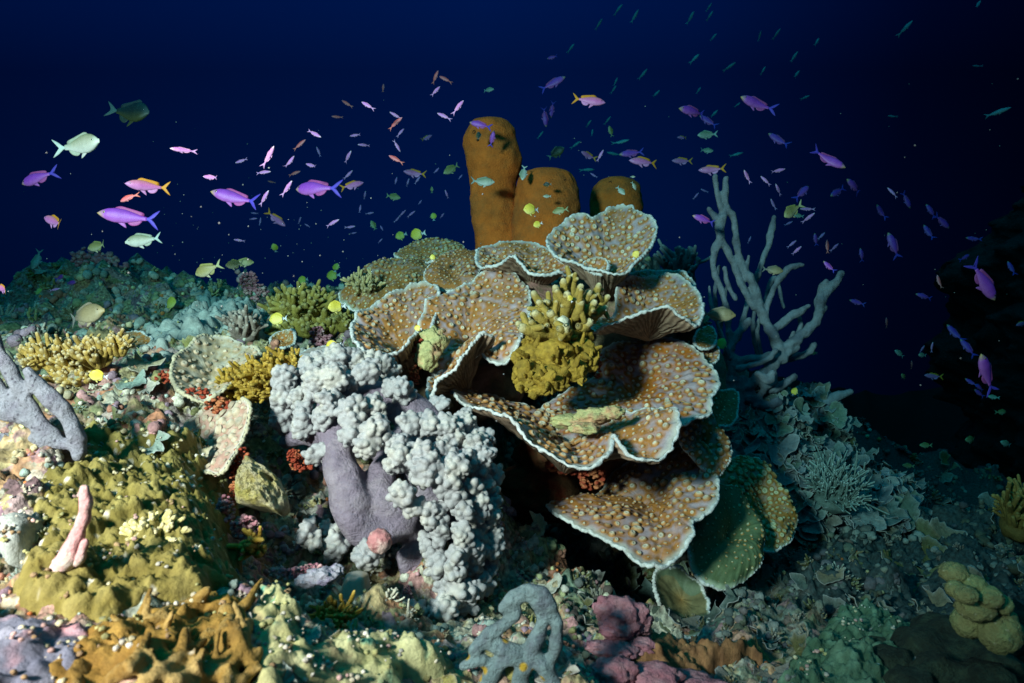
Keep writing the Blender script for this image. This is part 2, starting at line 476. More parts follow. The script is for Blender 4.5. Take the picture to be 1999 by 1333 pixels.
def plate(loop, c, label, thick=.008, bow=0.0, n=340, m=52, pol=.0146, psize=1.0, bare=.55, tint=(1, 1, 1), skin=None, ora=None, rimr=.0034, stem=.05, ruffle=.006, name='plate_coral', group='overlapping plate corals', seed=0, ribs=True, dedge=.955, rimmat=None, polstrength=1.0, pmute=0, cat='plate coral'):
    skin = LAV if skin is None else np.array(skin); ora = ORA if ora is None else np.array(ora)
    tint = np.array(tint)
    R = resample_loop([P(*q) for q in loop], n); C = P(*c)
    A = np.cross(R - C, np.roll(R, -1, 0) - C).sum(0); A /= np.linalg.norm(A)
    if A.dot(CAM + np.array([0, 0, .8]) - C) < 0: A = -A
    R = R + A * (ruffle * fbm(R * 22 + seed, 3))[:, None] + (R - C) * (.022 * fbm(R * 60 + seed, 2))[:, None]
    t = np.linspace(.03, 1, m)[:, None, None]
    S = C + (R - C)[None] * t + A * (bow * t * (1 - t) * 4 - .0)
    S = S + A * (.008 * fbm(S * 16 + 5 + seed, 3) * np.clip(t[..., 0] * 2, 0, 1))[..., None]
    ds = np.roll(S, -1, 1) - np.roll(S, 1, 1); dt = np.gradient(S, axis=0)
    Nn = np.cross(ds, dt); Nn /= np.linalg.norm(Nn, axis=-1)[..., None] + 1e-12
    if (Nn @ A).mean() < 0: Nn = -Nn
    # polyps
    P0 = S.reshape(-1, 3); N0 = Nn.reshape(-1, 3); tt = np.repeat(t[:, 0, 0], n)
    dens = fbm(P0 * 9 + seed * 3, 2)
    rad = np.linalg.norm(R - C, axis=1); wgt = (tt * np.tile(rad, m)); wgt = np.where((tt < dedge) & (tt > .06), wgt, 0); wgt /= wgt.sum()
    r2 = np.random.default_rng(100 + seed)
    acc = np.zeros((0, 3)); ai = []
    if pol:
        for i in r2.choice(len(P0), 5200, p=wgt):
            if dens[i] > .62 - bare and r2.random() < .78: continue
            if len(ai) and (((acc - P0[i]) ** 2).sum(1) < (pol * (.78 + .5 * r2.random())) ** 2).any(): continue
            ai.append(i); acc = np.vstack([acc, P0[i]])
            if len(ai) > 620: break
    k = np.zeros(len(P0))
    if ai:
        for ch in range(0, len(P0), 4000):
            d = np.sqrt(((P0[ch:ch + 4000, None] - acc[None]) ** 2).sum(-1)).min(1)
            k[ch:ch + 4000] = np.clip((.0135 - d) / .0062, 0, 1)
    nz = fbm(P0 * 55 + seed, 3)
    k = np.clip(k * (.85 + .8 * nz) + np.clip(.45 - tt, 0, 1) * .8 + .25 * (dens < -.3), 0, 1) * polstrength
    base = skin * (1 - k[:, None]) + ora * k[:, None]
    e = np.clip((tt - .93) / .06, 0, 1)[:, None]
    base = (base * (1 - e) + PALE * .95 * e) * tint
    org = C - A * stem * .5
    T = thing(name, org, label, cat, group)
    mb = MB(); gf = grid_faces(m, n, True)
    kk = np.arange(n)
    up = (np.cross(ds, dt).reshape(-1, 3) @ A).mean() > 0
    cap = np.stack([kk, (kk + 1) % n, np.full(n, m * n)], 1)
    mb.add(np.vstack([P0, [C]]), [gf if up else gf[:, ::-1], cap if not up else cap[:, ::-1]], np.vstack([base, [ora * tint]]))
    for i in ai:
        s = (.0030 + .0026 * r2.random()) * psize * np.clip(1 + .9 * dens[i], .6, 1.35) * (1.0 if tt[i] < .85 else .8)
        F = frame(N0[i] + .35 * r2.normal(size=3) * .5)
        v = (DV * np.array([s, s * (.75 + .5 * r2.random()), s * (.6 + .5 * r2.random())])) @ F + P0[i]
        mb.add(v, DF, (DC * (1 - pmute) + np.array((.38, .33, .25)) * pmute) * tint * (.75 + .4 * r2.random()) * (.55 + .45 * polstrength))
    obj('plate', mb, M_plate, T)
    # underside
    ang = np.linspace(0, 2 * math.pi, n, endpoint=False)
    rib = np.sin(np.round(n / 4.5) * ang) if ribs else 0 * ang
    tq = t[:, :, 0]
    U = S - Nn * (thick * (1.5 - .8 * t)) - A * (stem * (1 - t) ** 2.2) - Nn * (.0016 * rib[None, :, None] * np.clip(tq * 3, 0, 1)[..., None])
    ub = np.array([.44, .30, .21]); ud = np.array([.20, .12, .08])
    uk = (.5 + .5 * rib)[None, :, None] * np.ones((m, 1, 1)); uk = uk * .75 + .25 * np.clip(fbm(U * 40, 2), -1, 1)[..., None]
    uc = (ud + (ub - ud) * np.clip(uk, 0, 1)) * tint * (.8 + .6 * np.clip((tq - .85) / .15, 0, 1))[..., None]
    mb = MB(); f = grid_faces(m, n, True)
    lo = C - A * (stem + thick)
    mb.add(np.vstack([U.reshape(-1, 3), [lo]]), [f[:, ::-1] if up else f, cap if up else cap[:, ::-1]], np.vstack([uc.reshape(-1, 3), [ud]]))
    obj('underside', mb, M_under, T)
    # rim
    ctr = (S[-1] + U[-1]) / 2
    Tt = np.roll(ctr, -1, 0) - np.roll(ctr, 1, 0); Tt /= np.linalg.norm(Tt, axis=1)[:, None] + 1e-12
    Nb = Nn[-1]; Bb = np.cross(Tt, Nb)
    th = np.linspace(0, 2 * math.pi, 8, endpoint=False)
    rr = rimr * .85 * (1 + .40 * fbm(ctr * 22 + seed, 2) + .35 * fbm(ctr * 90 + seed, 2) + .30 * fbm(ctr * 300 + seed, 3))
    V = ctr[:, None] + (np.cos(th)[None, :, None] * Nb[:, None] * 1.05 + np.sin(th)[None, :, None] * Bb[:, None] * 1.1) * rr[:, None, None]
    i, j = np.meshgrid(np.arange(n), np.arange(8), indexing='ij')
    fr = np.stack([i * 8 + j, i * 8 + (j + 1) % 8, ((i + 1) % n) * 8 + (j + 1) % 8, ((i + 1) % n) * 8 + j], -1).reshape(-1, 4)
    mb = MB(); mb.add(V.reshape(-1, 3), fr)
    obj('rim', mb, rimmat or M_rim, T)
    return T

plate([(1068,470,1.5),(1090,440,1.56),(1130,418,1.6),(1158,425,1.6),(1180,408,1.63),(1215,396,1.65),(1245,410,1.62),(1277,430,1.56),(1277,462,1.5),(1262,487,1.44),(1240,508,1.4),(1215,528,1.37),(1190,530,1.38),(1162,526,1.4),(1130,512,1.42),(1090,505,1.44)],
      (1185,545,1.50), 'topmost tan plate coral with pale scalloped rim right below the brown tube sponges', seed=1, bow=.0)
plate([(935,487,1.62),(960,474,1.64),(1010,470,1.67),(1060,480,1.64),(1085,505,1.52),(1112,527,1.42),(1065,537,1.38),(1035,528,1.38),(1014,508,1.41),(996,495,1.44),(977,513,1.43),(955,521,1.44),(932,515,1.5)],
      (1045,535,1.53), 'plate coral with a wavy notched front rim, left of the topmost plate', seed=2, ruffle=.003, stem=.03)
plate([(1148,530,1.44),(1140,512,1.47),(1160,498,1.48),(1180,503,1.46),(1184,522,1.42),(1170,535,1.4)], (1165,548,1.44), 'little round plate coral lobe tucked at the front of the topmost plate', seed=21, n=160, m=26, pol=.010, stem=.03)
plate([(663,585,1.62),(685,545,1.7),(725,517,1.76),(780,505,1.8),(835,508,1.78),(850,530,1.7),(820,552,1.62),(770,580,1.56),(715,605,1.54)], (760,575,1.66), 'dim greenish plate coral at the far left back of the plate stack', seed=3, bow=.03, tint=(.62,.72,.62), pol=.0125, psize=.85)
plate([(770,498,1.85),(790,482,1.9),(830,470,1.93),(870,468,1.93),(905,480,1.88),(900,500,1.8),(850,512,1.76),(800,515,1.76)], (845,520,1.82), 'grey green plate coral at the very back under the brown sponge base', seed=4, bow=.02, tint=(.62,.75,.66), pol=.0125, psize=.85)
plate([(828,542,1.56),(845,512,1.64),(870,494,1.68),(905,487,1.7),(938,492,1.66),(940,520,1.58),(928,548,1.5),(885,566,1.48),(845,562,1.5)], (885,545,1.56), 'upright brown plate coral behind the big central plate, pale edge on top', seed=5, bow=.015, tint=(.75,.78,.75), pol=.0125, psize=.85)
plate([(690,628,1.3),(705,605,1.36),(745,585,1.42),(790,557,1.47),(825,546,1.49),(852,560,1.46),(852,600,1.36),(838,640,1.28),(808,652,1.2),(780,680,1.14),(745,691,1.12),(712,680,1.13),(690,655,1.2)],
      (800,704,1.31), 'cup shaped plate coral with bright rim above the bubbly white soft coral', seed=6)
plate([(822,618,1.31),(838,585,1.37),(880,566,1.41),(920,550,1.45),(945,532,1.47),(985,529,1.47),(1015,542,1.45),(1033,565,1.41),(1033,605,1.33),(1027,635,1.27),(1012,665,1.19),(985,700,1.17),(960,700,1.17),(940,690,1.18),(900,715,1.2),(860,735,1.22),(825,700,1.25),(812,655,1.28)],
      (912,668,1.33), 'large central fan shaped plate coral thickly dotted with orange tan polyps', seed=7, bow=.012, bare=.65)
plate([(836,772,1.10),(850,740,1.1),(880,712,1.1),(912,676,1.12),(938,654,1.14),(957,652,1.16),(955,668,1.2),(935,688,1.22),(905,705,1.24),(868,722,1.24),(842,745,1.18)],
      (888,742,1.25), 'narrow folded plate coral lip with tan underside in front of the central fan', seed=8, n=260, m=36, stem=.025)
plate([(1205,570,1.45),(1220,548,1.5),(1260,535,1.55),(1310,535,1.55),(1350,555,1.49),(1369,585,1.41),(1369,615,1.32),(1358,635,1.27),(1335,622,1.25),(1310,605,1.25),(1275,602,1.25),(1230,615,1.25),(1190,628,1.27),(1160,641,1.3),(1147,627,1.36),(1165,618,1.41),(1200,612,1.43)],
      (1265,640,1.44), 'shell shaped plate coral with ribbed underside, right of the yellow branching coral', seed=9, stem=.018, ruffle=.003)
plate([(1205,560,1.6),(1215,540,1.64),(1260,528,1.68),(1310,528,1.68),(1352,545,1.62),(1345,562,1.58),(1280,575,1.55)], (1280,570,1.62), 'thin dull plate coral edge just behind the shell shaped plate', seed=22, n=220, m=30, tint=(.7,.75,.75), stem=.03)
plate([(1172,705,1.4),(1185,680,1.45),(1225,663,1.5),(1275,658,1.5),(1325,668,1.46),(1368,692,1.4),(1395,722,1.33),(1403,752,1.27),(1388,772,1.24),(1385,800,1.19),(1350,812,1.17),(1300,832,1.16),(1220,852,1.16),(1120,862,1.18),(1050,850,1.22),(1042,815,1.29),(1070,785,1.36),(1120,760,1.39),(1165,735,1.41)],
      (1235,775,1.35), 'broad rusty orange plate coral on the right with pale dotted polyps', seed=10, bow=.01, ora=(.37,.115,.014), pol=.0165, bare=.6, psize=1.05)
plate([(890,750,1.22),(930,765,1.27),(1000,782,1.3),(1060,800,1.3),(1120,802,1.27),(1200,802,1.22),(1280,800,1.17),(1317,797,1.10),(1326,825,1.06),(1315,860,1.03),(1290,886,1.01),(1250,891,1.0),(1215,872,1.02),(1197,848,1.05),(1185,882,1.0),(1143,906,.98),(1095,890,.98),(1050,868,1.0),(1010,827,1.03),(960,803,1.07),(915,787,1.1),(890,770,1.15)],
      (1110,860,1.20), 'wavy bright rimmed plate coral ledge over the dark hollow in the middle', seed=11, ruffle=.003, bare=.5)
plate([(1332,812,1.24),(1375,803,1.28),(1405,825,1.28),(1426,868,1.25),(1416,910,1.22),(1395,935,1.2),(1362,905,1.22),(1330,862,1.22)], (1370,868,1.27), 'brownish plate coral wedged between the rusty plate and the lower dotted plate', seed=12, bow=.015, tint=(.85,.85,.85))
plate([(1070,985,1.2),(1095,975,1.25),(1150,975,1.3),(1190,930,1.35),(1250,890,1.36),(1330,868,1.34),(1385,895,1.25),(1402,945,1.17),(1395,985,1.12),(1367,1006,1.1),(1350,1020,1.08),(1352,1050,1.05),(1322,1082,1.03),(1275,1104,1.01),(1235,1084,1.03),(1180,1047,1.07),(1120,1020,1.12),(1083,1002,1.16)],
      (1262,985,1.25), 'lower drooping plate coral with pointed tip over the black gap', seed=13, bow=.012, bare=.6, pol=.0155)
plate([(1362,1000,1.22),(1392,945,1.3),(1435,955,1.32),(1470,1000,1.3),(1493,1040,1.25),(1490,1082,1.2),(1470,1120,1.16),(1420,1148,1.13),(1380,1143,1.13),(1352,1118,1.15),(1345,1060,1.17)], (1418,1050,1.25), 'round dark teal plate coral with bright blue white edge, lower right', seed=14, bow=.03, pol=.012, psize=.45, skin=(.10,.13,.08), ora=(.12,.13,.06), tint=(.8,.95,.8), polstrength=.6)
plate([(1400,930,1.38),(1428,892,1.45),(1470,891,1.47),(1500,912,1.45),(1512,945,1.42),(1537,965,1.4),(1553,1000,1.36),(1554,1035,1.32),(1536,1062,1.29),(1495,1077,1.28),(1450,1030,1.32)], (1480,990,1.40), 'outermost olive plate coral at the right edge of the plate stack', seed=15, bow=.03, tint=(.62,.72,.55), pol=.011)
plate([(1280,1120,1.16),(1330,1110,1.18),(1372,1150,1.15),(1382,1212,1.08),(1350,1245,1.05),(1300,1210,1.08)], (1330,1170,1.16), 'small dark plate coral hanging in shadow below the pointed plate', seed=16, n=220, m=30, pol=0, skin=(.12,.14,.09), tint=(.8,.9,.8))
plate([(1388,770,1.5),(1415,758,1.54),(1440,765,1.55),(1441,800,1.5),(1425,830,1.45),(1395,822,1.45)], (1412,795,1.5), 'small brown plate coral with thin white edge beside the grey branching sponge', seed=17, n=200, m=28, pol=.013, psize=.5, skin=(.15,.12,.06), ora=(.16,.11,.04))
plate([(338,735,1.1),(345,700,1.14),(375,668,1.2),(420,657,1.25),(465,667,1.25),(507,685,1.2),(490,710,1.14),(460,735,1.1),(430,765,1.06),(400,780,1.05),(360,770,1.06)], (412,742,1.17), 'pale tan plate coral alone among rubble on the left', seed=18, bare=.8, skin=(.40,.36,.28), ora=(.34,.26,.15), pol=.016, psize=.9, pmute=.7, rimmat=M_rimtan)
plate([(483,785,.99),(476,830,.96),(456,870,.93),(432,915,.90),(400,922,.94),(350,905,1.0),(338,850,1.06),(380,812,1.09),(440,790,1.07)], (405,872,1.02), 'crusted plate coral seen nearly edge on, left of the white bubbly coral', seed=19, pol=.015, psize=1.1, pmute=.8, skin=(.42,.36,.28), ora=(.38,.22,.17), rimmat=M_rimtan, rimr=.003)
plate([(582,692,1.32),(604,683,1.36),(640,682,1.36),(662,690,1.3),(632,699,1.25),(597,702,1.25)], (622,706,1.3), 'small whitish plate coral lying just above the bubbly soft coral', seed=20, n=160, m=24, pol=0, skin=(.42,.38,.36), stem=.03)
plate([(530,668,1.5),(533,652,1.53),(552,643,1.55),(572,650,1.53),(572,668,1.5),(552,678,1.46)], (553,668,1.54), 'small round greenish plate coral below the olive bush coral', seed=23, n=160, m=24, pol=.012, psize=.6, skin=(.35,.40,.26), stem=.03)
plate([(200,655,1.52),(225,647,1.56),(260,645,1.58),(292,655,1.54),(290,670,1.5),(245,678,1.46)], (248,672,1.54), 'low bluish tan plate coral behind the golden branching clump', seed=24, n=180, m=24, pol=.013, psize=.6, skin=(.28,.30,.22), stem=.03)
for k, (a, lab, sd) in enumerate(([(1378,660,1.45), 'upper tiny cup coral with pale rim beside the shell shaped plate', 25], [(1384,688,1.43), 'lower tiny cup coral with pale rim beside the shell shaped plate', 26])):
    px, py, d = a
    plate([(px-22,py+8,d),(px-14,py-16,d+.05),(px+8,py-20,d+.06),(px+20,py-4,d+.03),(px+12,py+16,d-.01),(px-8,py+20,d-.02)], (px,py+4,d+.03), lab, seed=sd, n=140, m=20, pol=.011, psize=.7, stem=.03, group='tiny cup corals by the shell shaped plate')

# ------------------------------------------------------------------ tube sponges
M_sponge = mat('tube_sponge_skin', col=(.58, .125, .016), var=.25, vs=26, col2=(.42, .11, .020), c2s=7, speck=(.34, .10, .012), ss=120, st=.16, bump=.9, bs=170, bd=.006, rough=.9)
M_hole = mat('sponge_pore', col=(.05, .02, .006), var=.3, bump=.3, rough=.95)
def tube_sponge(prof, d, label, lean=0, seed=0, pores=()):
    """prof: (py, px centre, half width px) from the top down"""
    prof = np.array(prof, float); n = 90
    s = np.concatenate([[0], np.cumsum(np.hypot(np.diff(prof[:, 0]), np.diff(prof[:, 1])))])
    tt = np.linspace(0, s[-1], n)
    q = smoothpath(prof, 14); qs = np.concatenate([[0], np.cumsum(np.hypot(np.diff(q[:, 0]), np.diff(q[:, 1])) + 1e-6)])
    tt = np.linspace(0, qs[-1], n)
    py = np.interp(tt, qs, q[:, 0]); px = np.interp(tt, qs, q[:, 1]); hw = np.interp(tt, qs, q[:, 2])
    C = np.array([P(a, b, d) for a, b in zip(px, py)]); r = hw * d / FPX
    seg = 72; th = np.linspace(0, 2 * math.pi, seg, endpoint=False)
    V = C[:, None] + r[:, None, None] * (np.cos(th)[None, :, None] * RT + np.sin(th)[None, :, None] * FW * .9)
    nn = V - C[:, None]; nn /= np.linalg.norm(nn, axis=-1)[..., None] + 1e-9
    V = V + nn * (.009 * fbm(V * 8 + seed, 3) + .003 * fbm(V * 45 + seed, 3))[..., None]
    base = C[-1]
    T = thing('tube_sponge', base, label, 'sponge', 'brown tube sponges behind the plates')
    top = C[0] - UP * .002
    mb = MB(); k = np.arange(seg)
    mb.add(np.vstack([V.reshape(-1, 3), [top]]), [grid_faces(n, seg, True)[:, ::-1], np.stack([k, (k + 1) % seg, np.full(seg, n * seg)], 1)])
    obj('tube', mb, M_sponge, T)
    for (ax, ay, rp) in pores:
        i = int(np.argmin(abs(py - ay))); off = (ax - px[i]) / max(hw[i], 1)
        nrm = RT * off - FW * math.sqrt(max(.02, 1 - off * off)) * .9
        c = C[i] + r[i] * nrm * 1.0
        F = frame(nrm); a = np.linspace(0, 2 * math.pi, 20, endpoint=False); R = rp * d / FPX
        ring = np.stack([np.cos(a), np.sin(a), 0 * a], 1)
        rows = [ring * R * 1.25 - [0, 0, R * .3], ring * R * 1.05 + [0, 0, R * .22], ring * R * .8 + [0, 0, R * .15], ring * R * .5 - [0, 0, R * .3]]
        v = np.concatenate(rows) @ F + c; v = np.vstack([v, c - F[2] * R * .5]); kk = np.arange(20)
        mb = MB(); mb.add(v, [grid_faces(4, 20, True), np.stack([60 + kk, 60 + (kk + 1) % 20, np.full(20, 80)], 1)])
        obj('pore', mb, M_hole, T)
    return T
tube_sponge([(231,957,4),(233,957,22),(240,957,36),(254,957,46),(278,957,52),(310,962,53),(335,964,50),(347,961,46),(362,959,44),(400,962,44),(440,967,44),(480,975,46),(540,980,50),(600,982,50)], 2.12,
            'tallest brown tube sponge with rounded top and a pinch halfway up', seed=3, pores=((927,270,3),(934,285,2)))
tube_sponge([(329,1068,4),(331,1068,24),(337,1068,44),(350,1067,54),(380,1067,62),(410,1066,65),(450,1064,66),(500,1060,64),(560,1058,58),(620,1056,55)], 2.08,
            'middle brown tube sponge, shorter and fatter with a flat rounded top', seed=9, pores=((1100,362,2),))
tube_sponge([(346,1202,4),(348,1202,20),(354,1202,34),(366,1202,44),(385,1202,50),(410,1202,52),(450,1198,50),(500,1190,48),(560,1185,46)], 2.35,
            'rightmost brown tube sponge half hidden behind the topmost plate coral', seed=15, pores=((1186,366,3),))
mb = MB()
for a, b, c in ((1030,430,1),(1130,418,2),(1000,450,4),(1090,450,3)):
    v, f = blob(4, .12, 2, a); mb.add(P(a, b + 60, 2.2) + v * np.array([.09, .08, .10]), f)
o = obj('sponge_base', mb, M_sponge, None, P(1060, 520, 2.2)); tag(o, 'low brown sponge mass joining the feet of the tube sponges', 'sponge'); remesh(o, .008, 8)

# ------------------------------------------------------------------ grey branching sponge (right) and its look-alikes
def pxtube(mb, pts, d, lump=.2, seg=14, sub=6, lf=45, col=(1, 1, 1), flat=1.0):
    """pts: (px, py, radius px[, extra depth])"""
    q = np.array([(a[0], a[1], a[2], (a[3] if len(a) > 3 else 0)) for a in pts], float)
    q = smoothpath(q, sub)
    W = np.array([P(a[0], a[1], d + a[3]) for a in q]); r = q[:, 2] * d / FPX
    v, f, t = tube(W, r, seg, lump, lf, flat=flat)
    mb.add(v, f, col)
    return W
M_rope = mat('rope_sponge_skin', col=(.17, .185, .21), var=.35, vs=35, col2=(.11, .12, .15), c2s=14, speck=(.13, .14, .15), ss=150, st=.22, bump=.9, bs=170, bd=.004, rough=.9)
mb = MB(); D = 1.74
for pts in ([(1528,700,14),(1511,656,12),(1491,620,11),(1479,585,11),(1468,550,10),(1447,515,9),(1437,472,8.5),(1434,430,8),(1421,409,8),(1414,381,9),(1418,349,7)],
            [(1397,342,6),(1398,363,6.5),(1404,395,7),(1412,415,9),(1406,441,11),(1405,469,11),(1394,493,8),(1394,532,7.5),(1408,564,7),(1417,599,7),(1422,641,8),(1428,680,9)],
            [(1407,462,9),(1429,507,8),(1440,536,8),(1456,571,9),(1474,600,9)],
            [(1383,407,5),(1388,414,6.5),(1398,424,8),(1408,440,9)],
            [(1511,424,6,.1),(1505,455,8,.1),(1500,476,7.5,.1),(1489,507,7,.1),(1479,536,7,.1),(1465,571,7,.1),(1454,613,7,.08),(1440,660,8,.05)],
            [(1566,517,6),(1542,523,8),(1525,540,7.5),(1507,571,7.5),(1497,599,8),(1492,620,8)],
            [(1643,534,8),(1627,556,11),(1603,580,13),(1599,610,11),(1588,634,11),(1562,656,12),(1530,684,13),(1515,700,13)],
            [(1613,549,6),(1604,562,8),(1600,578,9)],
            [(1577,597,7),(1553,613,10),(1527,631,9),(1503,645,8),(1493,628,8)],
            [(1555,679,9),(1525,694,13),(1475,702,12),(1435,703,12),(1420,690,10),(1433,663,9),(1451,641,9),(1462,625,8)],
            [(1422,692,10),(1430,723,13),(1430,752,15),(1440,785,16)],
            [(1415,522,5),(1419,550,6),(1436,584,5.5)],
            [(1525,694,12),(1500,722,12),(1470,745,13),(1440,760,14)],
            [(1500,722,11),(1512,740,10),(1500,752,9)], [(1475,735,10),(1492,757,10),(1485,770,9)], [(1450,740,10),(1466,765,10)],
            [(1480,700,6,.12),(1470,640,6,.12),(1475,590,5,.12)], [(1545,660,7,.03),(1549,650,6,.03)], [(1400,700,6,.1),(1412,600,5,.1),(1418,560,4,.1)],
            [(1530,600,5,.2),(1510,540,6,.2),(1480,640,6,.2)], [(1404,520,5,.08),(1396,560,5,.08),(1398,610,6,.08),(1408,660,6,.08)],
            [(1425,700,6,-.03),(1408,650,5,-.03),(1390,600,5,-.02),(1384,560,4)], [(1485,690,6,.05),(1478,650,6,.05),(1486,610,5,.05)], [(1545,670,7,.05),(1562,640,6,.06),(1560,618,5,.06)], [(1440,720,7,-.03),(1470,712,7,-.04),(1500,700,6,-.04),(1515,684,6,-.04)], [(1455,571,6),(1440,545,5),(1432,505,4)], [(1590,630,6),(1604,615,5),(1612,600,5)], [(1500,760,11,.02),(1530,750,10,.02),(1550,735,9,.02)], [(1455,770,14,.0),(1490,790,13,.0),(1520,785,10,.0)], [(1420,740,12,.04),(1400,780,12,.04),(1410,815,12,.04)], [(1480,730,9,-.05),(1500,742,9,-.06),(1508,728,8,-.06)], [(1440,790,14),(1450,830,14),(1470,850,12)], [(1540,700,9,.05),(1575,690,8,.06),(1590,672,7,.06)], [(1466,550,6),(1458,520,5),(1462,500,4)]):
    pxtube(mb, [(a[0], a[1], a[2] * .84) + tuple(a[3:]) for a in pts], D, .5, lf=55)
T = thing('branching_sponge', P(1440, 790, D), 'tall blue grey branching rope sponge standing right of the plate corals', 'sponge')
o = obj('branches', mb, M_rope, T); remesh(o, .0032, 3)

mb = MB(); D = .80
for pts in ([(-30,640,20),(5,700,20),(30,745,20),(62,800,22),(85,860,24)],
            [(55,725,14),(75,752,24),(104,780,24),(132,815,25),(150,855,27),(152,885,24)], [(40,748,10),(62,760,16)],
            [(-40,790,26),(10,800,26),(60,820,24),(105,850,22)], [(-40,850,26),(20,862,22),(70,858,20),(140,868,20)],
            [(-40,905,22),(20,905,20),(70,880,18)], [(-40,720,22),(0,760,20),(25,790,18)]):
    pxtube(mb, [(a, b, r * .70) for a, b, r in pts], D, .45, lf=34)
T = thing('branching_sponge', P(60, 880, D), 'thick pale grey branching sponge cut off by the left edge', 'sponge')
o = obj('branches', mb, mat('pale_sponge_skin', col=(.24, .255, .30), var=.3, vs=30, col2=(.18, .18, .225), c2s=20, speck=(.10, .10, .13), ss=110, st=.22, bump=1.0, bs=130, bd=.010, rough=.9), T); remesh(o, .0022, 3)

mb = MB(); D = .655
for pts in ([(985,1185,14),(1000,1172,15),(1030,1155,14),(1060,1162,15),(1078,1185,13)], [(1045,1162,14),(1058,1200,13),(1052,1240,13),(1035,1270,15),(1022,1300,16),(1012,1345,17)],
            [(1000,1175,13),(1004,1200,12),(975,1225,12),(945,1248,14),(925,1268,12)], [(948,1250,12),(985,1268,14),(1025,1280,15)], [(1020,1280,14),(975,1295,15),(955,1320,15),(940,1350,16)],
            [(1040,1275,13),(1065,1305,14),(1080,1345,16)], [(1072,1180,10),(1088,1215,12),(1086,1260,11),(1072,1300,11)], [(905,1300,10),(935,1290,12),(960,1300,12)]):
    pxtube(mb, [(a, b, r * 1.05) for a, b, r in pts], D, .45, lf=55)
T = thing('net_sponge', P(1010, 1340, D), 'teal grey looping net sponge with yellow flecks, bottom centre', 'sponge')
o = obj('loops', mb, mat('net_sponge_skin', col=(.17, .25, .26), var=.4, vs=40, col2=(.13, .17, .20), c2s=26, speck=(.45, .30, .03), ss=48, st=.24, bump=1.0, bs=140, bd=.010, rough=.85), T); remesh(o, .0022, 2)

# ------------------------------------------------------------------ white bubbly soft coral
M_trunk = mat('soft_coral_trunk', col=(.21, .165, .215), var=.25, vs=30, col2=(.28, .23, .27), c2s=18, speck=(.40, .25, .03), ss=30, st=.10, bump=1.0, bs=80, bd=.012, rough=.8, sss=.1)
M_bub = mat('soft_coral_bubbles', col=(.32, .31, .315), var=.18, vs=45, col2=(.41, .385, .35), c2s=18, bump=.5, bs=330, bd=.0016, rough=.55, sss=.4, spec=.3, sssr=(.9, 1.0, .9))
SC = thing('soft_coral', P(760, 1220, 1.0), 'bulky white bubbly soft coral with mauve trunk in front of the plates', 'soft coral')
mb = MB()
for pts in ([(640,800,34,.03),(655,850,36),(668,920,40,-.03),(685,980,40,-.05),(705,1030,38,-.05),(760,1035,34,-.04),(800,1000,30,-.02)],
            [(745,915,32,.0),(745,960,30,-.03),(770,1005,30,-.04),(800,1040,28,-.02),(840,1060,26)],
            [(700,1030,34,-.03),(680,1080,28),(690,1130,26,.02)], [(820,1075,34,-.02),(850,1110,34,-.02),(850,1160,34)], [(785,1085,20,-.04),(800,1120,18,-.03),(830,1150,22)],
            [(560,860,22,.06),(600,850,26,.04),(650,860,28,.02)], [(640,790,30,.08),(700,770,44,.08),(780,790,50,.08),(850,860,55,.08),(890,960,55,.08),(890,1080,45,.08),(870,1180,40,.06)],
            [(600,740,40,.09),(570,800,36,.09)], [(800,860,50,.05),(830,960,46,.04),(840,1040,40,.03)], [(700,850,34,.04),(760,880,40,.03)], [(740,1180,26,.04),(800,1210,28,.04),(720,1230,24,.04)]):
    pxtube(mb, [(a[0], a[1], a[2] * .86) + tuple(a[3:]) for a in pts], 1.0, .28, seg=20, lf=22)
o = obj('trunk', mb, M_trunk, SC); remesh(o, .005, 6)
def cluster(parent, ax, ay, bx, by, wpx, d, seed, bub=.0056):
    """one lobe of the soft coral: a few uneven sub-lobes thickly set with small bladders"""
    r = np.random.default_rng(seed)
    a = P(ax, ay, d); b = P(bx, by, d - .01 + .03 * r.random()); R0 = wpx * .5 * d / FPX
    L = np.linalg.norm(b - a); m = 3 + int(L / R0)
    subs = []
    for t in np.linspace(0, 1, m):
        o = r.normal(size=3); o /= np.linalg.norm(o); o = o - FW * .3
        subs.append((a + (b - a) * t + o * R0 * r.uniform(.15, .55), R0 * r.uniform(.55, .92)))
    mb = MB(); V, F = ICO2; pts = np.zeros((0, 3)); rows = []
    for c, R in subs:
        for _ in range(int(14 * (R / bub) ** 2)):
            u = r.normal(size=3); u /= np.linalg.norm(u)
            if u.dot(FW) > .55: continue
            q = c + u * R * (.9 + .22 * perlin((c * 30 + u * 1.7)[None])[0])
            if any(((q - c2) ** 2).sum() < (R2 * .86) ** 2 for c2, R2 in subs): continue
            if len(pts) and (((pts - q) ** 2).sum(1) < (bub * r.uniform(.75, 1.2)) ** 2).any(): continue
            pts = np.vstack([pts, q]); rows.append(u)
            if len(rows) > 420: break
    tone = .88 + .2 * r.random()
    for q, u in zip(pts, rows):
        s = bub * (.55 + .75 * r.random())
        Fm = frame(u + r.normal(size=3) * .25)
        v = (V * s * np.array([1, 1, 1.1 + .7 * r.random()])) @ Fm
        tipk = np.clip((V[:, 2] + .2) / 1.2, 0, 1)[:, None]
        c = (np.array([.22, .235, .23]) * (1 - tipk) + np.array([.36, .375, .34]) * tipk) * tone * (.85 + .3 * r.random())
        mb.add(v + q - u * s * .38, F, c)
    v, f = ICO3
    for c, R in subs: mb.add(c + v * R * .93, f, (.24, .25, .25))
    o = obj('bubble_cluster', mb, M_bub, parent); remesh(o, .00125, 1)
    return o
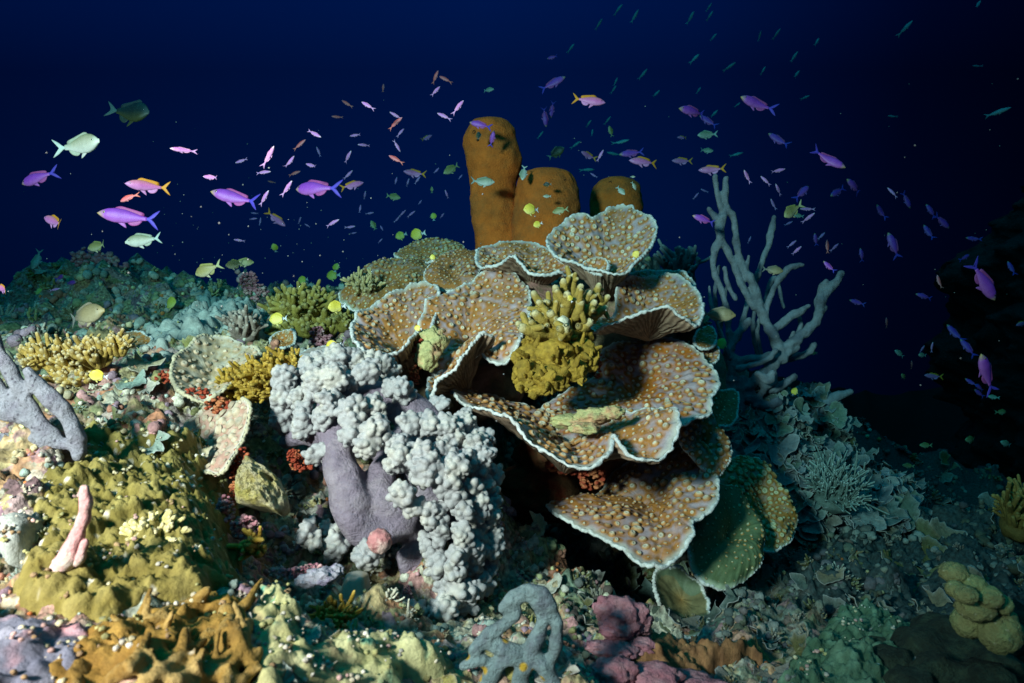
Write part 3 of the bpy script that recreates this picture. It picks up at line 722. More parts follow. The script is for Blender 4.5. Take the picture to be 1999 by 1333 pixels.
CL = [(565,740,548,830,56,1.05),(600,712,690,692,54,1.08),(612,760,640,735,58,1.02),(700,742,728,728,56,1.04),(692,790,682,840,54,.97),(768,748,792,778,46,1.05),(730,782,738,812,44,1.0),(738,828,722,868,52,.955),
      (800,826,812,838,48,.98),(620,878,612,895,42,.98),(640,775,630,822,52,.98),(850,826,885,852,62,.99),(830,885,842,925,62,.93),(888,905,892,965,62,.93),(938,875,948,960,56,.99),(795,955,835,1005,56,.905),
      (952,985,958,1065,52,1.0),(898,1035,905,1068,46,.92),(893,1088,888,1112,42,.92),(955,1095,962,1110,36,1.0),(925,1140,885,1155,62,.93),(875,1185,845,1200,58,.91),(765,1198,785,1218,62,.90),(718,1240,728,1252,46,.89),
      (722,1085,705,1098,58,.93),(655,1062,640,1072,46,.94),(600,1028,606,1055,40,.93),(562,1075,556,1088,46,.95),(552,1042,560,1050,40,.97),(770,885,760,905,48,.95),(905,830,925,850,50,1.03),(860,790,830,800,44,1.08),
      (960,920,968,940,40,1.04),(930,1010,935,1060,48,.97),(590,800,596,840,44,1.0),(660,770,668,790,44,1.0),(925,1205,905,1215,40,.96),(690,700,720,706,40,1.1),(806,1190,820,1205,44,.92),(950,1130,940,1150,44,.98),
      (862,880,872,905,46,.95),(868,940,872,965,46,.93),(905,890,912,915,46,.97),(925,955,930,985,48,.96),(858,1000,866,1040,46,.93),(850,1085,856,1110,44,.93),(922,1070,930,1120,50,.96),(900,985,905,1005,44,.94),(935,850,945,880,44,1.02),(745,845,760,870,40,.97),(780,860,800,880,42,.97),(800,900,812,925,42,.95),(668,720,650,740,44,1.06),(585,775,590,790,42,1.03),(745,700,760,715,40,1.1),(640,1030,655,1040,36,.97),(838,1060,828,1048,30,.94),(960,1035,965,1060,40,1.0),(900,1160,912,1180,46,.93)]
for i, c in enumerate(CL):
    cluster(SC, *c, seed=500 + i)

# pale stub sponge, pink ball
mb = MB(); mb2 = None
q = smoothpath(np.array([(1118,12),(1122,20),(1135,24),(1160,29),(1190,31),(1205,24)], float), 6)
th = np.linspace(0, 2 * math.pi, 28, endpoint=False)
V = np.concatenate([P(697 - (y - 1118) * .09, y, .87) + (np.cos(th)[:, None] * RT + np.sin(th)[:, None] * FW) * r * .90 / FPX * (1 + .05 * np.sin(5 * th))[:, None] for y, r in q])
V = np.vstack([V, [P(697, 1116, .87)]]); k = np.arange(28)
mb.add(V, [grid_faces(len(q), 28, True)[:, ::-1], np.stack([k, (k + 1) % 28, np.full(28, len(q) * 28)], 1)])
tag(obj('stub_sponge', mb, mat('stub_skin', col=(.40, .36, .30), var=.2, vs=50, col2=(.45, .30, .18), c2s=20, bump=.4, bs=120, bd=.003), None, P(690, 1205, .87)), 'smooth pale barrel shaped stub under the white bubbly coral', 'sponge')
v, f = blob(4, .10, 3, 31); mb = MB(); mb.add(P(741, 1056, .895) + v * .0160, f)
tag(obj('coralline_ball', mb, mat('coralline_ball_skin', col=(.42, .17, .17), var=.35, vs=90, col2=(.55, .38, .34), c2s=40, bump=.8, bs=220, bd=.004), None, P(741, 1070, .9)), 'round knobbly pink ball on the mauve trunk of the soft coral', 'coralline algae')
# ------------------------------------------------------------------ finger / bush corals
M_finger = mat('finger_coral_skin', attr=True, var=.3, vs=110, bump=.8, bs=260, bd=.003, rough=.75, sss=.05)
def fingers(mb, c, nrm, rx, h, n, r, col, tip, seed, fork=2, seg=7, spread=1.0, tipstart=.72, lump=.2):
    """a clump of stubby forked fingers: base at c, growing along nrm, width rx, height h"""
    R = np.random.default_rng(seed); F = frame(nrm); col = np.array(col); tip = np.array(tip)
    for i in range(n):
        a = R.random() * 2 * math.pi; q = math.sqrt((i + .5) / n) * spread
        tgt = np.array([math.cos(a) * q * rx, math.sin(a) * q * rx, h * math.sqrt(max(0.02, 1 - .75 * q * q)) * (.8 + .35 * R.random())]) @ F
        st = np.array([math.cos(a) * q * rx * .35, math.sin(a) * q * rx * .35, 0]) @ F
        mid = st * .45 + tgt * .55 + R.normal(size=3) * h * .07
        rr = r * (.8 + .45 * R.random())
        W = smoothpath([c + st, c + mid, c + tgt], 4)
        v, f, t = tube(W, rr * np.linspace(1.25, .85, len(W)), seg, lump, 1 / (r * 2.2))
        k = np.clip((t - tipstart) / (1 - tipstart), 0, 1)[:, None] ** 1.5
        sh = .8 + .4 * R.random()
        mb.add(v, f, (col * sh) * (1 - k) + tip * k)
        for _ in range(fork):
            t0 = .35 + .5 * R.random(); b = c + (st * (1 - t0) + tgt * t0)
            dr = (tgt - st); dr = dr / (np.linalg.norm(dr) + 1e-9) + R.normal(size=3) * .55
            e = b + dr * h * (.16 + .22 * R.random())
            W = smoothpath([b, (b + e) / 2 + R.normal(size=3) * h * .02, e], 2)
            v, f, t = tube(W, rr * np.linspace(.95, .7, len(W)), seg, lump, 1 / (r * 2.2))
            k = np.clip((t - tipstart + .1) / (1 - tipstart + .1), 0, 1)[:, None] ** 1.5
            mb.add(v, f, (col * sh) * (1 - k) + tip * k)
def finger_coral(px, py, d, rxpx, hpx, n, rpx, col, tip, label, seed, nrm=(0, -.35, 1), cat='coral', name='finger_coral', group=None, **kw):
    if d is None:
        c, d = G1(px, py)
    else: c = P(px, py, d)
    k = d / FPX; mb = MB()
    fingers(mb, c, np.array(nrm, float), rxpx * k, hpx * k, n, rpx * k, col, tip, seed, **kw)
    v, f = blob(3, .2, 2, seed); F = frame(nrm)
    mb.add(c + (v * np.array([rxpx * .6, rxpx * .6, hpx * .28]) * k) @ F, f, np.array(col) * .6)
    o = obj(name, mb, M_finger, None, c)
    return tag(o, label, cat, group)
GOLD = (.36, .225, .035); GTIP = (.52, .43, .20)
# yellow branching coral in the middle of the plates
T = thing('yellow_branching_coral', P(1090, 700, 1.22), 'mustard yellow branching coral with whitish tips in the middle of the plates', 'coral')
mb = MB(); YC = np.array([.33, .225, .045]); YT = np.array([.58, .52, .32])
base = P(1092, 660, 1.22)
for j, (tx, ty, dd, mx, my, r) in enumerate([(1042,573,1.22,1068,625,9),(1052,590,1.18,1075,625,8),(1066,590,1.2,1080,625,9),(1084,562,1.2,1088,615,9),(1100,549,1.22,1098,600,9),(1119,540,1.23,1110,595,9),(1134,560,1.2,1115,600,9),(1108,575,1.15,1100,615,10),
        (1150,572,1.22,1120,620,9),(1169,558,1.24,1140,615,9),(1186,580,1.24,1150,620,8),(1181,602,1.22,1140,630,9),(1160,592,1.18,1130,625,10),(1133,590,1.16,1118,625,10),(1075,612,1.16,1085,635,10),(1045,612,1.17,1070,645,10),(1020,640,1.15,1060,655,12),(1150,630,1.18,1120,650,12),
        (1090,585,1.26,1095,620,8),(1127,575,1.27,1115,615,8),(1165,612,1.27,1130,640,9),(1105,640,1.12,1100,655,12),(1012,632,1.2,1050,655,9)]):
    W = smoothpath([base + (P(mx, my, dd + .02) - base) * .15, P(mx, my, dd + .03), P((mx + tx) / 2 + 3, (my + ty) / 2, dd + .01), P(tx, ty, dd)], 6)
    rr = r * 1.2 / FPX * np.linspace(1.3, .78, len(W))
    v, f, t = tube(W, rr, 14, .28, 130)
    k = np.clip((t - .86) / .14, 0, 1)[:, None]
    mb.add(v, f, YC * (1 - k) + YT * k)
    for b in range(4):           # side knobs
        t0 = .45 + .5 * rng.random(); i = int(t0 * (len(W) - 1)); e = W[i] + rng.normal(size=3) * .012 + UP * .006
        v, f, t = tube(smoothpath([W[i], e], 2), rr[i] * np.array([.75, .7, .62]), 9, .25, 150)
        k = np.clip((t - .7) / .3, 0, 1)[:, None] * (.4 + .6 * rng.random())
        mb.add(v, f, YC * (1 - k) + YT * k)
v, f = blob(3, .2, 2, 5); mb.add(P(1098, 632, 1.155) + v * np.array([.012, .010, .014]), f, (.62, .60, .46))
obj('branches', mb, M_finger, T)
mb = MB(); RY = np.random.default_rng(8)
for (px, py, d, a, b) in [(1040,690,1.17,34,26),(1085,690,1.15,40,30),(1130,685,1.17,36,26),(1030,728,1.15,30,28),(1072,738,1.13,36,28),(1115,722,1.14,34,24),(1022,755,1.14,18,12),(1052,762,1.13,24,11),(1090,752,1.13,22,12),(1128,735,1.14,20,13),(1150,712,1.16,20,16),(1160,688,1.18,14,12),
                          (1100,655,1.18,36,22),(1060,655,1.19,30,20),(1140,655,1.20,24,18),(1012,700,1.17,16,18),(1010,735,1.15,12,16),(1040,668,1.18,22,18)]:
    v, f = blob(4, .22, 1.8, int(RY.integers(90))); k = d / FPX
    a *= .88; b *= .85
    V = P(px, py, d) + (v[:, :1] * RT * a + v[:, 2:] * UP * b * 1.1 + v[:, 1:2] * FW * a * .6) * k
    ws, wi = worley(V * 150); nn_ = v / np.linalg.norm(v, axis=1)[:, None]
    V = V + (nn_[:, :1] * RT + nn_[:, 2:] * UP + nn_[:, 1:2] * FW) * (.0035 * (.5 - ws))[:, None]
    for _ in range(7):
        u_ = RY.normal(size=3); u_ -= FW * 1.0; u_ /= np.linalg.norm(u_); c_ = P(px, py, d); e0 = c_ + u_ * a * k * .7; e1 = c_ + u_ * a * k * RY.uniform(1.0, 1.45) + UP * .006
        w0, g0, t0 = tube(smoothpath([e0, (e0 + e1) / 2, e1], 2), RY.uniform(3.5, 7) * k * np.array([1.3, 1.15, 1.0, .85, .6]), 9, .5, 140, flat=.6, twist=RY.random() * 3)
        mb.add(w0, g0, np.array([.32, .20, .025]) * RY.uniform(.6, 1.25))
    mb.add(V, f, np.array([.30, .185, .022]) * (.55 + .75 * np.clip(1 - ws, 0, 1))[:, None] * RY.uniform(.8, 1.2))
obj('lobed_base', mb, M_finger, T)

# golden and olive clumps
mb = MB(); D = 1.16
for (px, py, rx, h, n, r, sd) in [(70,715,30,36,16,4.5,1),(108,716,36,52,22,4.5,2),(150,720,36,56,24,4.8,3),(192,712,34,54,20,4.8,4),(232,690,26,40,16,4.8,5),(160,742,40,36,18,5,6),(118,738,34,32,14,5,12)]:
    k = D / FPX; fingers(mb, P(px, py, D), (0, -.4, 1), rx * k, h * k, n, r * k, (.40, .26, .06), (.60, .50, .32), sd, fork=3)
tag(obj('finger_coral', mb, M_finger, None, P(150, 750, D)), 'golden branching coral clump with pale tips, upper left behind the grey sponge', 'coral')
mb = MB(); D = 1.12
for (px, py, rx, h, n, r, sd) in [(470,760,36,50,26,4.6,21),(510,752,40,54,30,4.6,22),(550,735,36,48,26,4.6,23),(578,715,22,30,12,4.4,24),(490,780,34,34,18,4.6,25),(525,770,34,40,20,4.6,26)]:
    k = D / FPX; fingers(mb, P(px, py, D), (-.1, -.75, .7), rx * k, h * k, n, r * k, (.36, .23, .03), (.46, .32, .07), sd, fork=4, tipstart=.85)
tag(obj('finger_coral', mb, M_finger, None, P(510, 775, D)), 'dense mustard finger coral between the pale tan plate and the bubbly coral', 'coral')
mb = MB(); D = 1.66
for (px, py, rx, h, n, r, sd) in [(560,625,30,52,22,5.5,31),(592,620,36,64,28,5.5,32),(625,615,26,50,20,5.5,33),(640,650,24,40,16,5.5,34),(600,650,34,44,20,6,35),(565,655,26,36,14,6,36),(670,640,22,40,14,5,37)]:
    k = D / FPX; fingers(mb, P(px, py, D), (0, -.4, 1), rx * k, h * k, n, r * k, (.22, .18, .035), (.34, .31, .13), sd, fork=3)
tag(obj('bush_coral', mb, M_finger, None, P(600, 665, D)), 'olive green bushy coral on the skyline left of the plate stack', 'coral')
finger_coral(655, 1228, .80, 46, 58, 46, 4.2, (.38, .24, .03), (.55, .42, .12), 'small golden tufted coral head near the bottom, under the pale stub', 41, nrm=(.1, -.7, .75), fork=3)
finger_coral(1990, 1030, 1.5, 56, 90, 26, 5, (.24, .16, .04), (.32, .24, .08), 'brown gold branching coral at the right edge above the dark boulder', 42, fork=3)
finger_coral(1625, 975, 1.55, 58, 70, 90, 2.0, (.14, .21, .19), (.42, .54, .52), 'fine twiggy pale tipped bush coral right of the outermost plate', 43, fork=4, seg=5, name='twig_coral')
finger_coral(1640, 1165, 1.2, 42, 50, 60, 2.2, (.16, .20, .17), (.40, .46, .42), 'low twiggy green coral in the shade below the outermost plate', 44, fork=3, seg=5, name='twig_coral')
finger_coral(1330, 545, 2.15, 44, 60, 26, 4.5, (.16, .20, .20), (.26, .32, .32), 'dim bluish finger coral behind the shell shaped plate', 45, fork=2)
finger_coral(715, 575, 1.62, 40, 40, 26, 3.0, (.32, .27, .12), (.46, .42, .26), 'small straw coloured twig coral in front of the dim back plates', 46, fork=3, name='twig_coral')
finger_coral(300, 1060, .69, 62, 34, 60, 6.0, (.46, .42, .16), (.62, .56, .34), 'small cream yellow knobbed coral sitting on the olive coral mound', 47, nrm=(.1, -.6, .8), fork=2)
finger_coral(480, 655, None, 40, 50, 24, 5, (.32, .24, .20), (.5, .42, .36), 'pinkish brown stubby coral on the left skyline by the olive bush', 48, fork=2)
finger_coral(800, 1290, .74, 40, 30, 20, 6, (.34, .22, .04), (.46, .34, .1), 'golden brown knob coral at the bottom beside the net sponge', 49, nrm=(0, -.7, .7))
finger_coral(505, 1075, .83, 22, 60, 12, 6, (.42, .25, .03), (.5, .36, .08), 'ochre fingered clump under the pitted yellow rock', 50, nrm=(0, -.8, .6))
finger_coral(880, 1330, .71, 50, 40, 24, 7, (.34, .22, .03), (.44, .31, .07), 'brown ochre finger coral at the bottom edge left of the net sponge', 51, nrm=(0, -.7, .7))

# ------------------------------------------------------------------ mounds: things with a footprint on the reef
def inside(poly, x, y):
    c = np.zeros(x.shape, bool); n = len(poly); j = n - 1
    for i in range(n):
        xi, yi = poly[i]; xj, yj = poly[j]
        with np.errstate(divide='ignore', invalid='ignore'):
            m = ((yi > y) != (yj > y)) & (x < (xj - xi) * (y - yi) / (yj - yi) + xi)
        c ^= m; j = i
    return c
def edge_dist(poly, x, y):
    d = np.full(x.shape, 9.0)
    for i in range(len(poly)):
        a = poly[i]; b = poly[(i + 1) % len(poly)]; ab = b - a; L = ab.dot(ab) + 1e-12
        t = np.clip(((x - a[0]) * ab[0] + (y - a[1]) * ab[1]) / L, 0, 1)
        d = np.minimum(d, np.hypot(x - a[0] - t * ab[0], y - a[1] - t * ab[1]))
    return d
def mound(pix, height, label, mat_, colf, res=.0026, kn=((45, .014), (110, .005)), rim=.045, seed=0, name='mound_coral', cat='coral', fine=.003, group=None, bits=0):
    q, h = G([p[0] for p in pix], [p[1] for p in pix])
    poly = smoothloop(q[~np.isnan(h)][:, :2], 70)
    x = np.arange(poly[:, 0].min() - .01, poly[:, 0].max() + .01, res); y = np.arange(poly[:, 1].min() - .01, poly[:, 1].max() + .01, res)
    X, Y = np.meshgrid(x, y); I = inside(poly, X, Y)
    e = edge_dist(poly, X, Y) * np.where(I, 1, -1) + .018 * fbm(np.stack([X, Y, X * 0], -1) * 30 + seed, 2)
    sm = base_z(X, Y) * .55 + ground_z(X, Y) * .45
    k = np.clip(e / rim, 0, 1); dome_ = np.sqrt(np.clip(1 - (1 - k) ** 2, 0, 1))
    Z = sm + height * dome_ * (1 + .5 * fbm(np.stack([X, Y, X * 0], -1) * 9 + seed, 2)) - .02 * (e < 0.002)
    p = np.stack([X, Y, Z], -1); tot = 0; cid = 0
    for fr, am in kn:
        wv, ci = worley(p * fr + .25 * perlin(p * fr * 1.3)[..., None] + seed)
        Z = Z + am * np.sqrt(np.clip(1 - (wv / .75) ** 2, 0, 1)) * (.35 + .9 * ci) * dome_
        if fr == kn[0][0]: tot, cid = wv, ci
    Z = Z + fine * fbm(p * 160 + seed, 3) * dome_
    p = np.stack([X, Y, Z], -1)
    col = colf(p, tot, cid, e)
    ok = e > -.012
    f = grid_faces(len(y), len(x), False); f = f[ok.ravel()[f].all(1)]
    used = np.unique(f); mp = np.zeros(p.shape[0] * p.shape[1], np.int64); mp[used] = np.arange(len(used))
    mb = MB(); mb.add(p.reshape(-1, 3)[used], mp[f], col.reshape(-1, 3)[used])
    if bits:            # barnacles, coralline spots and polyps grown into the skin of the mound
        Rb = np.random.default_rng(700 + seed); inn = np.flatnonzero((e > .006).ravel()); PP = p.reshape(-1, 3)
        for q in PP[Rb.choice(inn, bits)]:
            cb = np.array([(.55, .53, .45), (.50, .47, .30), (.46, .30, .27), (.33, .33, .14), (.40, .39, .33), (.28, .19, .10), (.48, .44, .33)][Rb.integers(7)])
            for _ in range(int(Rb.integers(1, 5))):
                v, f_ = blob(2, .35, 1.6, int(Rb.integers(40))); sz = Rb.uniform(.0008, .0030)
                mb.add(v * sz * np.array([1, 1, .8]) + q + Rb.normal(size=3) * .004 * np.array([1, 1, .25]), f_, cb * Rb.uniform(.7, 1.2))
    c = p.reshape(-1, 3)[used].mean(0); c[2] = p.reshape(-1, 3)[used][:, 2].min()
    return tag(obj(name, mb, mat_, None, c), label, cat, group)
M_mound = mat('mound_skin', attr=True, var=.3, vs=90, bump=.8, bs=230, bd=.003, rough=.8)
def lerp(a, b, k): return np.array(a) * (1 - k[..., None]) + np.array(b) * k[..., None]
def c_olive(p, w_, ci, e):
    c = lerp((.14, .115, .022), (.25, .215, .065), np.clip(1.1 - w_ * 1.5 + .3 * fbm(p * 50, 2), 0, 1))
    w2_, c2_ = worley(p * 85 + 4)
    k = np.clip((.30 - w2_) / .08, 0, 1) * (c2_ > .72) * .9
    c = lerp(c, (.62, .60, .50), k * 1.0) if False else c * (1 - k[..., None]) + np.array((.60, .58, .48)) * k[..., None]
    g = np.clip(fbm(p * 9 + 31, 2) - .42, 0, .3)[..., None] * 2.2
    return c * (1 - g) + np.array((.34, .30, .10)) * g
mound([(60,885),(120,858),(180,845),(250,850),(330,842),(385,850),(420,900),(440,945),(455,1000),(440,1080),(465,1130),(430,1175),(370,1190),(300,1180),(230,1225),(150,1235),(60,1215),(15,1180),(40,1120),(85,1060),(60,1000),(85,960)],
      .016, 'broad olive green knobbly coral mound filling the lower left', M_mound, c_olive, seed=1, kn=((44, .012), (105, .0065), (230, .0022)), rim=.05, res=.0018, bits=150)
def c_lime(p, w_, ci, e):
    c = lerp((.34, .34, .15), (.44, .44, .24), np.clip(1.1 - w_ * 1.4 + .4 * fbm(p * 60, 2), 0, 1))
    g = np.clip(fbm(p * 35 + 7, 3) * 2 - .5, 0, 1)[..., None]
    c = c * (1 - g) + np.array((.22, .15, .09)) * g
    g = np.clip(fbm(p * 42 + 77, 2) * 3 - 1.2, 0, 1)[..., None]
    return c * (1 - g) + np.array((.05, .28, .20)) * g
mound([(470,1215),(500,1180),(560,1175),(600,1215),(660,1260),(740,1262),(830,1268),(870,1290),(880,1345),(700,1360),(490,1360),(500,1290)], .016, 'lime green crusted rock at the bottom centre left', M_mound, c_lime, seed=2, name='crusted_rock', cat='rock', kn=((36, .012), (120, .007)), rim=.05, bits=90)
def c_blue(p, w_, ci, e):
    c = lerp((.13, .14, .19), (.25, .26, .32), np.clip(1.0 - w_ * 1.3 + .4 * fbm(p * 50, 2), 0, 1))
    g = np.clip(fbm(p * 28 + 3, 2) * 3 - 1.0, 0, 1)[..., None]
    return c * (1 - g) + np.array((.5, .26, .28)) * g
mound([(-60,1225),(40,1240),(120,1245),(165,1260),(140,1345),(-60,1370)], .016, 'slate blue and pink encrusted rock in the bottom left corner', M_mound, c_blue, seed=3, bits=25, name='crusted_rock', cat='rock', kn=((30, .014), (110, .005)))
def c_grey(p, w_, ci, e):
    c = lerp((.24, .27, .25), (.42, .45, .41), np.clip(1.1 - w_ * 1.5 + .3 * fbm(p * 50, 2), 0, 1))
    return c
mound([(285,670),(330,645),(385,612),(430,603),(480,608),(520,640),(500,668),(430,662),(360,672),(310,690)], .03, 'pale bluish grey lumpy coral on the left skyline', M_mound, c_grey, seed=4, bits=30, kn=((26, .025), (70, .008)), res=.004)
mound([(0,1080),(25,1045),(70,1040),(88,1075),(60,1115),(10,1115)], .02, 'smooth grey green boulder at the left edge by the olive mound', M_mound, c_grey, seed=5, bits=25, name='crusted_rock', cat='rock', kn=((14, .02),), rim=.03)
def c_pink(p, w_, ci, e):
    c = lerp((.30, .12, .15), (.46, .24, .26), np.clip(1.1 - w_ * 1.5 + .4 * fbm(p * 60, 2), 0, 1))
    return c
def c_ochre(p, w_, ci, e):
    return lerp((.18, .10, .015), (.36, .23, .05), np.clip(.9 - w_ * 1.3 + .5 * fbm(p * 50, 2), 0, 1))
FC = thing('fire_coral', G1(310, 1290)[0], 'ochre ridged fire coral with leaning blades at the bottom left', 'coral')
fb = mound([(140,1260),(220,1215),(330,1195),(430,1170),(500,1200),(505,1290),(480,1360),(130,1370)], .008, None, M_mound, c_ochre, seed=6, bits=30, kn=((40, .014), (110, .006)), name='base', cat=None)
fb.location = Vector(fb.location) - FC.location; fb.parent = FC
M_pkl = mat('coralline_lump_skin', attr=True, var=.4, vs=70, bump=1.0, bs=160, bd=.006, rough=.85)
def c_teal(p, w_, ci, e):
    return lerp((.04, .09, .05), (.11, .20, .13), np.clip(1.1 - w_ * 1.6 + .5 * fbm(p * 60, 2), 0, 1))
mound([(1540,1310),(1570,1265),(1640,1225),(1720,1200),(1780,1230),(1790,1300),(1760,1370),(1520,1370)], .018, 'dark green knobbly coral mound at the bottom right', M_mound, c_teal, seed=10, bits=60, kn=((48, .016), (120, .006)), rim=.05)
mound([(1250,1345),(1240,1290),(1300,1255),(1400,1290),(1480,1280),(1490,1300),(1400,1325)], .02, 'rusty brown encrusted ridge in the dark near the bottom right', M_mound, lambda p, w_, ci, e: lerp((.12, .05, .02), (.34, .17, .07), np.clip(1 - w_ * 1.3 + .5 * fbm(p * 60, 2), 0, 1)), seed=11, name='crusted_rock', cat='rock', kn=((40, .014), (120, .006)), rim=.03)

# ridged fire coral at the bottom left: blades leaning up to the right
mb = MB(); Rr = np.random.default_rng(77)
for pts in ([(180,1300,12),(215,1272,15),(255,1245,13),(285,1222,9)], [(205,1335,14),(255,1300,17),(300,1265,15),(345,1238,10)], [(270,1345,15),(320,1310,18),(370,1275,15),(405,1255,9)], [(150,1345,16),(170,1305,15),(185,1265,13),(205,1235,9)],
            [(250,1222,12),(310,1205,15),(365,1185,16),(415,1180,16),(442,1200,17),(440,1240,18),(425,1285,19),(405,1330,19)], [(330,1345,14),(365,1322,15),(395,1295,11)], [(440,1345,16),(455,1300,16),(475,1255,14),(485,1215,10)],
            [(300,1250,10),(350,1228,13),(395,1215,10)], [(225,1250,9),(262,1218,12),(300,1190,8)], [(460,1345,13),(490,1310,13),(505,1270,9)], [(205,1290,9),(240,1290,10),(262,1275,8)], [(340,1290,9),(380,1262,11),(410,1232,8)],
            [(120,1345,13),(145,1315,13),(160,1290,9)], [(455,1200,10),(478,1180,11),(495,1168,8)], [(300,1335,9),(330,1290,10),(350,1262,8)], [(380,1345,10),(415,1310,10),(450,1275,9)]):
    W = []; Rd = []
    for (a, b, r) in smoothpath(np.array(pts, float), 6):
        g, dd = G1(a, b); dd = min(dd if not np.isnan(dd) else .6, 1.0); W.append(P(a, b, dd - .012 - .006 * Rr.random())); Rd.append(r * dd / FPX)
    W = np.array(W); W[1:-1] = (W[:-2] + W[1:-1] * 2 + W[2:]) / 4; Rd = np.array(Rd)
    v, f, t = tube(W, Rd * 1.05, 16, .45, 60, flat=.75, twist=Rr.random() * 3)
    mb.add(v, f)
    for _ in range(3):
        i = Rr.integers(2, len(W) - 2); dr = (W[min(i + 3, len(W) - 1)] - W[i]); e = W[i] + dr * .7 + Rr.normal(size=3) * .008 + np.array([0, 0, .008])
        v, f, t = tube(smoothpath([W[i], e], 3), Rd[i] * np.array([.75, .7, .62, .5]), 10, .35, 80); mb.add(v, f)
ob_ = obj('blades', mb, mat('fire_coral_skin', col=(.22, .135, .026), var=.4, vs=60, col2=(.34, .25, .09), c2s=18, speck=(.55, .5, .36), ss=38, st=.14, bump=.9, bs=150, bd=.006), FC); remesh(ob_, .0024, 2)


# ------------------------------------------------------------------ boulders and lumps
def lump(parts, label, mat_, name='crusted_rock', cat='rock', vox=None, group=None, colf=None):
    """parts: (px, py, depth, half width px, half height px, depth ratio, roughness, seed)"""
    mb = MB()
    for (px, py, d, a, b, zr, am, sd) in parts:
        v, f = blob(4, am, 1.7, sd); v = v * (1 + .10 * fbm(v * 6 + sd, 3))[:, None]
        k = d / FPX; V = P(px, py, d) + (v[:, :1] * RT * a + v[:, 2:] * UP * b + v[:, 1:2] * FW * a * zr) * k
        mb.add(V, f, colf(V) if colf else (1, 1, 1))
    c = P(parts[0][0], parts[0][1] + parts[0][4], parts[0][2])
    o = obj(name, mb, mat_, None, c); tag(o, label, cat, group)
    if vox: remesh(o, vox, 3)
    return o
def pinkc(V): return c_pink(V, worley(V * 70)[0], 0, 0)
lump([(1215,1200,.80,46,34,.8,.35,41),(1190,1190,.81,30,26,.8,.35,42),(1245,1215,.80,26,30,.8,.35,43),(1205,1225,.79,36,20,.8,.3,44)], 'upper pink coralline lump at the bottom, right of the net sponge', M_pkl, name='coralline_rock', cat='coralline algae', colf=pinkc)
lump([(1200,1268,.77,44,15,.8,.3,45),(1250,1262,.78,30,15,.8,.3,46),(1165,1262,.77,20,12,.8,.3,47)], 'flat middle pink coralline lump at the bottom, right of the net sponge', M_pkl, name='coralline_rock', cat='coralline algae', colf=pinkc)
lump([(1200,1312,.74,44,28,.8,.3,48),(1270,1322,.75,60,24,.8,.3,49),(1350,1340,.76,60,22,.8,.3,50)], 'mauve pink coralline ridge running off the bottom edge', M_pkl, name='coralline_rock', cat='coralline algae', colf=pinkc)
# pitted yellow rock left of the bubbly coral (rounded triangle)
R = resample_loop([P(*q) for q in [(487,893,.91),(505,905,.91),(535,925,.91),(556,955,.90),(563,985,.89),(545,1000,.87),(520,990,.86),(480,985,.86),(460,978,.87),(463,945,.88),(475,915,.9)]], 160)
C = R.mean(0); nrm = -FW * .8 + UP * .5; t = np.linspace(.02, 1, 44)[:, None, None]
S = C + (R - C)[None] * t + nrm * (.028 * np.sqrt(np.clip(1 - t ** 2.6, 0, 1)))
pw, pc = worley(S * 34 + 2)
S = S - nrm * (.030 * np.clip(.36 - pw, 0, 1) / .36 * (pc > .4))[..., None] + nrm * (.010 * fbm(S * 40, 2) + .005 * fbm(S * 130, 3))[..., None]
B_ = C + (R - C)[None] * (1 - .3 * t[:12] / t[11]) - nrm * .05 * (t[:12] / t[11])
V = np.concatenate([S.reshape(-1, 3), B_.reshape(-1, 3)])
gf = grid_faces(44, 160, True); up = np.cross(S[20, 1] - S[20, 0], S[21, 0] - S[20, 0]).dot(nrm) > 0
g2 = grid_faces(13, 160, True) + 43 * 160
mb = MB(); mb.add(V, [gf if up else gf[:, ::-1], g2 if up else g2[:, ::-1]])
tag(obj('pitted_rock', mb, mat('pitted_rock_skin', col=(.44, .39, .24), var=.35, vs=60, col2=(.33, .28, .08), c2s=34, c2lo=.42, bump=1.0, bs=160, bd=.010), None, C - np.array([0, 0, .05])), 'pale yellow triangular rock with pits, left of the mauve trunk', 'rock')
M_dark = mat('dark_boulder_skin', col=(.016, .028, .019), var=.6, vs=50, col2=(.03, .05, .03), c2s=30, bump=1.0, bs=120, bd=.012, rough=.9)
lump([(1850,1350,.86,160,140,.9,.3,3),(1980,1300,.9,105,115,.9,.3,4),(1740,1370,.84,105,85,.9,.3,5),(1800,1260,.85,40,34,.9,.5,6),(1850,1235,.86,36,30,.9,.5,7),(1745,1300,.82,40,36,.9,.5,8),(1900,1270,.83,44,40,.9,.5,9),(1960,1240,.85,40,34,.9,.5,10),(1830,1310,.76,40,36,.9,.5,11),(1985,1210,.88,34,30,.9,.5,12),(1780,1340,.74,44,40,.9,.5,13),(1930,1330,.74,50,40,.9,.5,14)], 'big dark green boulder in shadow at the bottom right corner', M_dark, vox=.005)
M_yl = mat('lobe_coral_skin', col=(.28, .29, .12), var=.25, vs=50, col2=(.25, .30, .12), c2s=25, speck=(.5, .5, .28), ss=120, st=.2, bump=1.0, bs=130, bd=.010)
lump([(1862,1118,.74,26,20,1,.06,1),(1900,1140,.73,24,18,1,.06,2),(1930,1165,.72,26,22,1,.06,3),(1885,1160,.71,22,18,1,.06,4),(1865,1150,.72,18,16,1,.06,5),(1955,1180,.73,20,20,1,.06,6),(1905,1185,.73,34,26,1,.08,7),(1950,1230,.74,40,44,1,.1,8),(1890,1215,.76,30,30,1,.1,9)], 'yellow green rounded lobe coral on the boulder at the right', M_yl, name='lobe_coral', cat='coral')
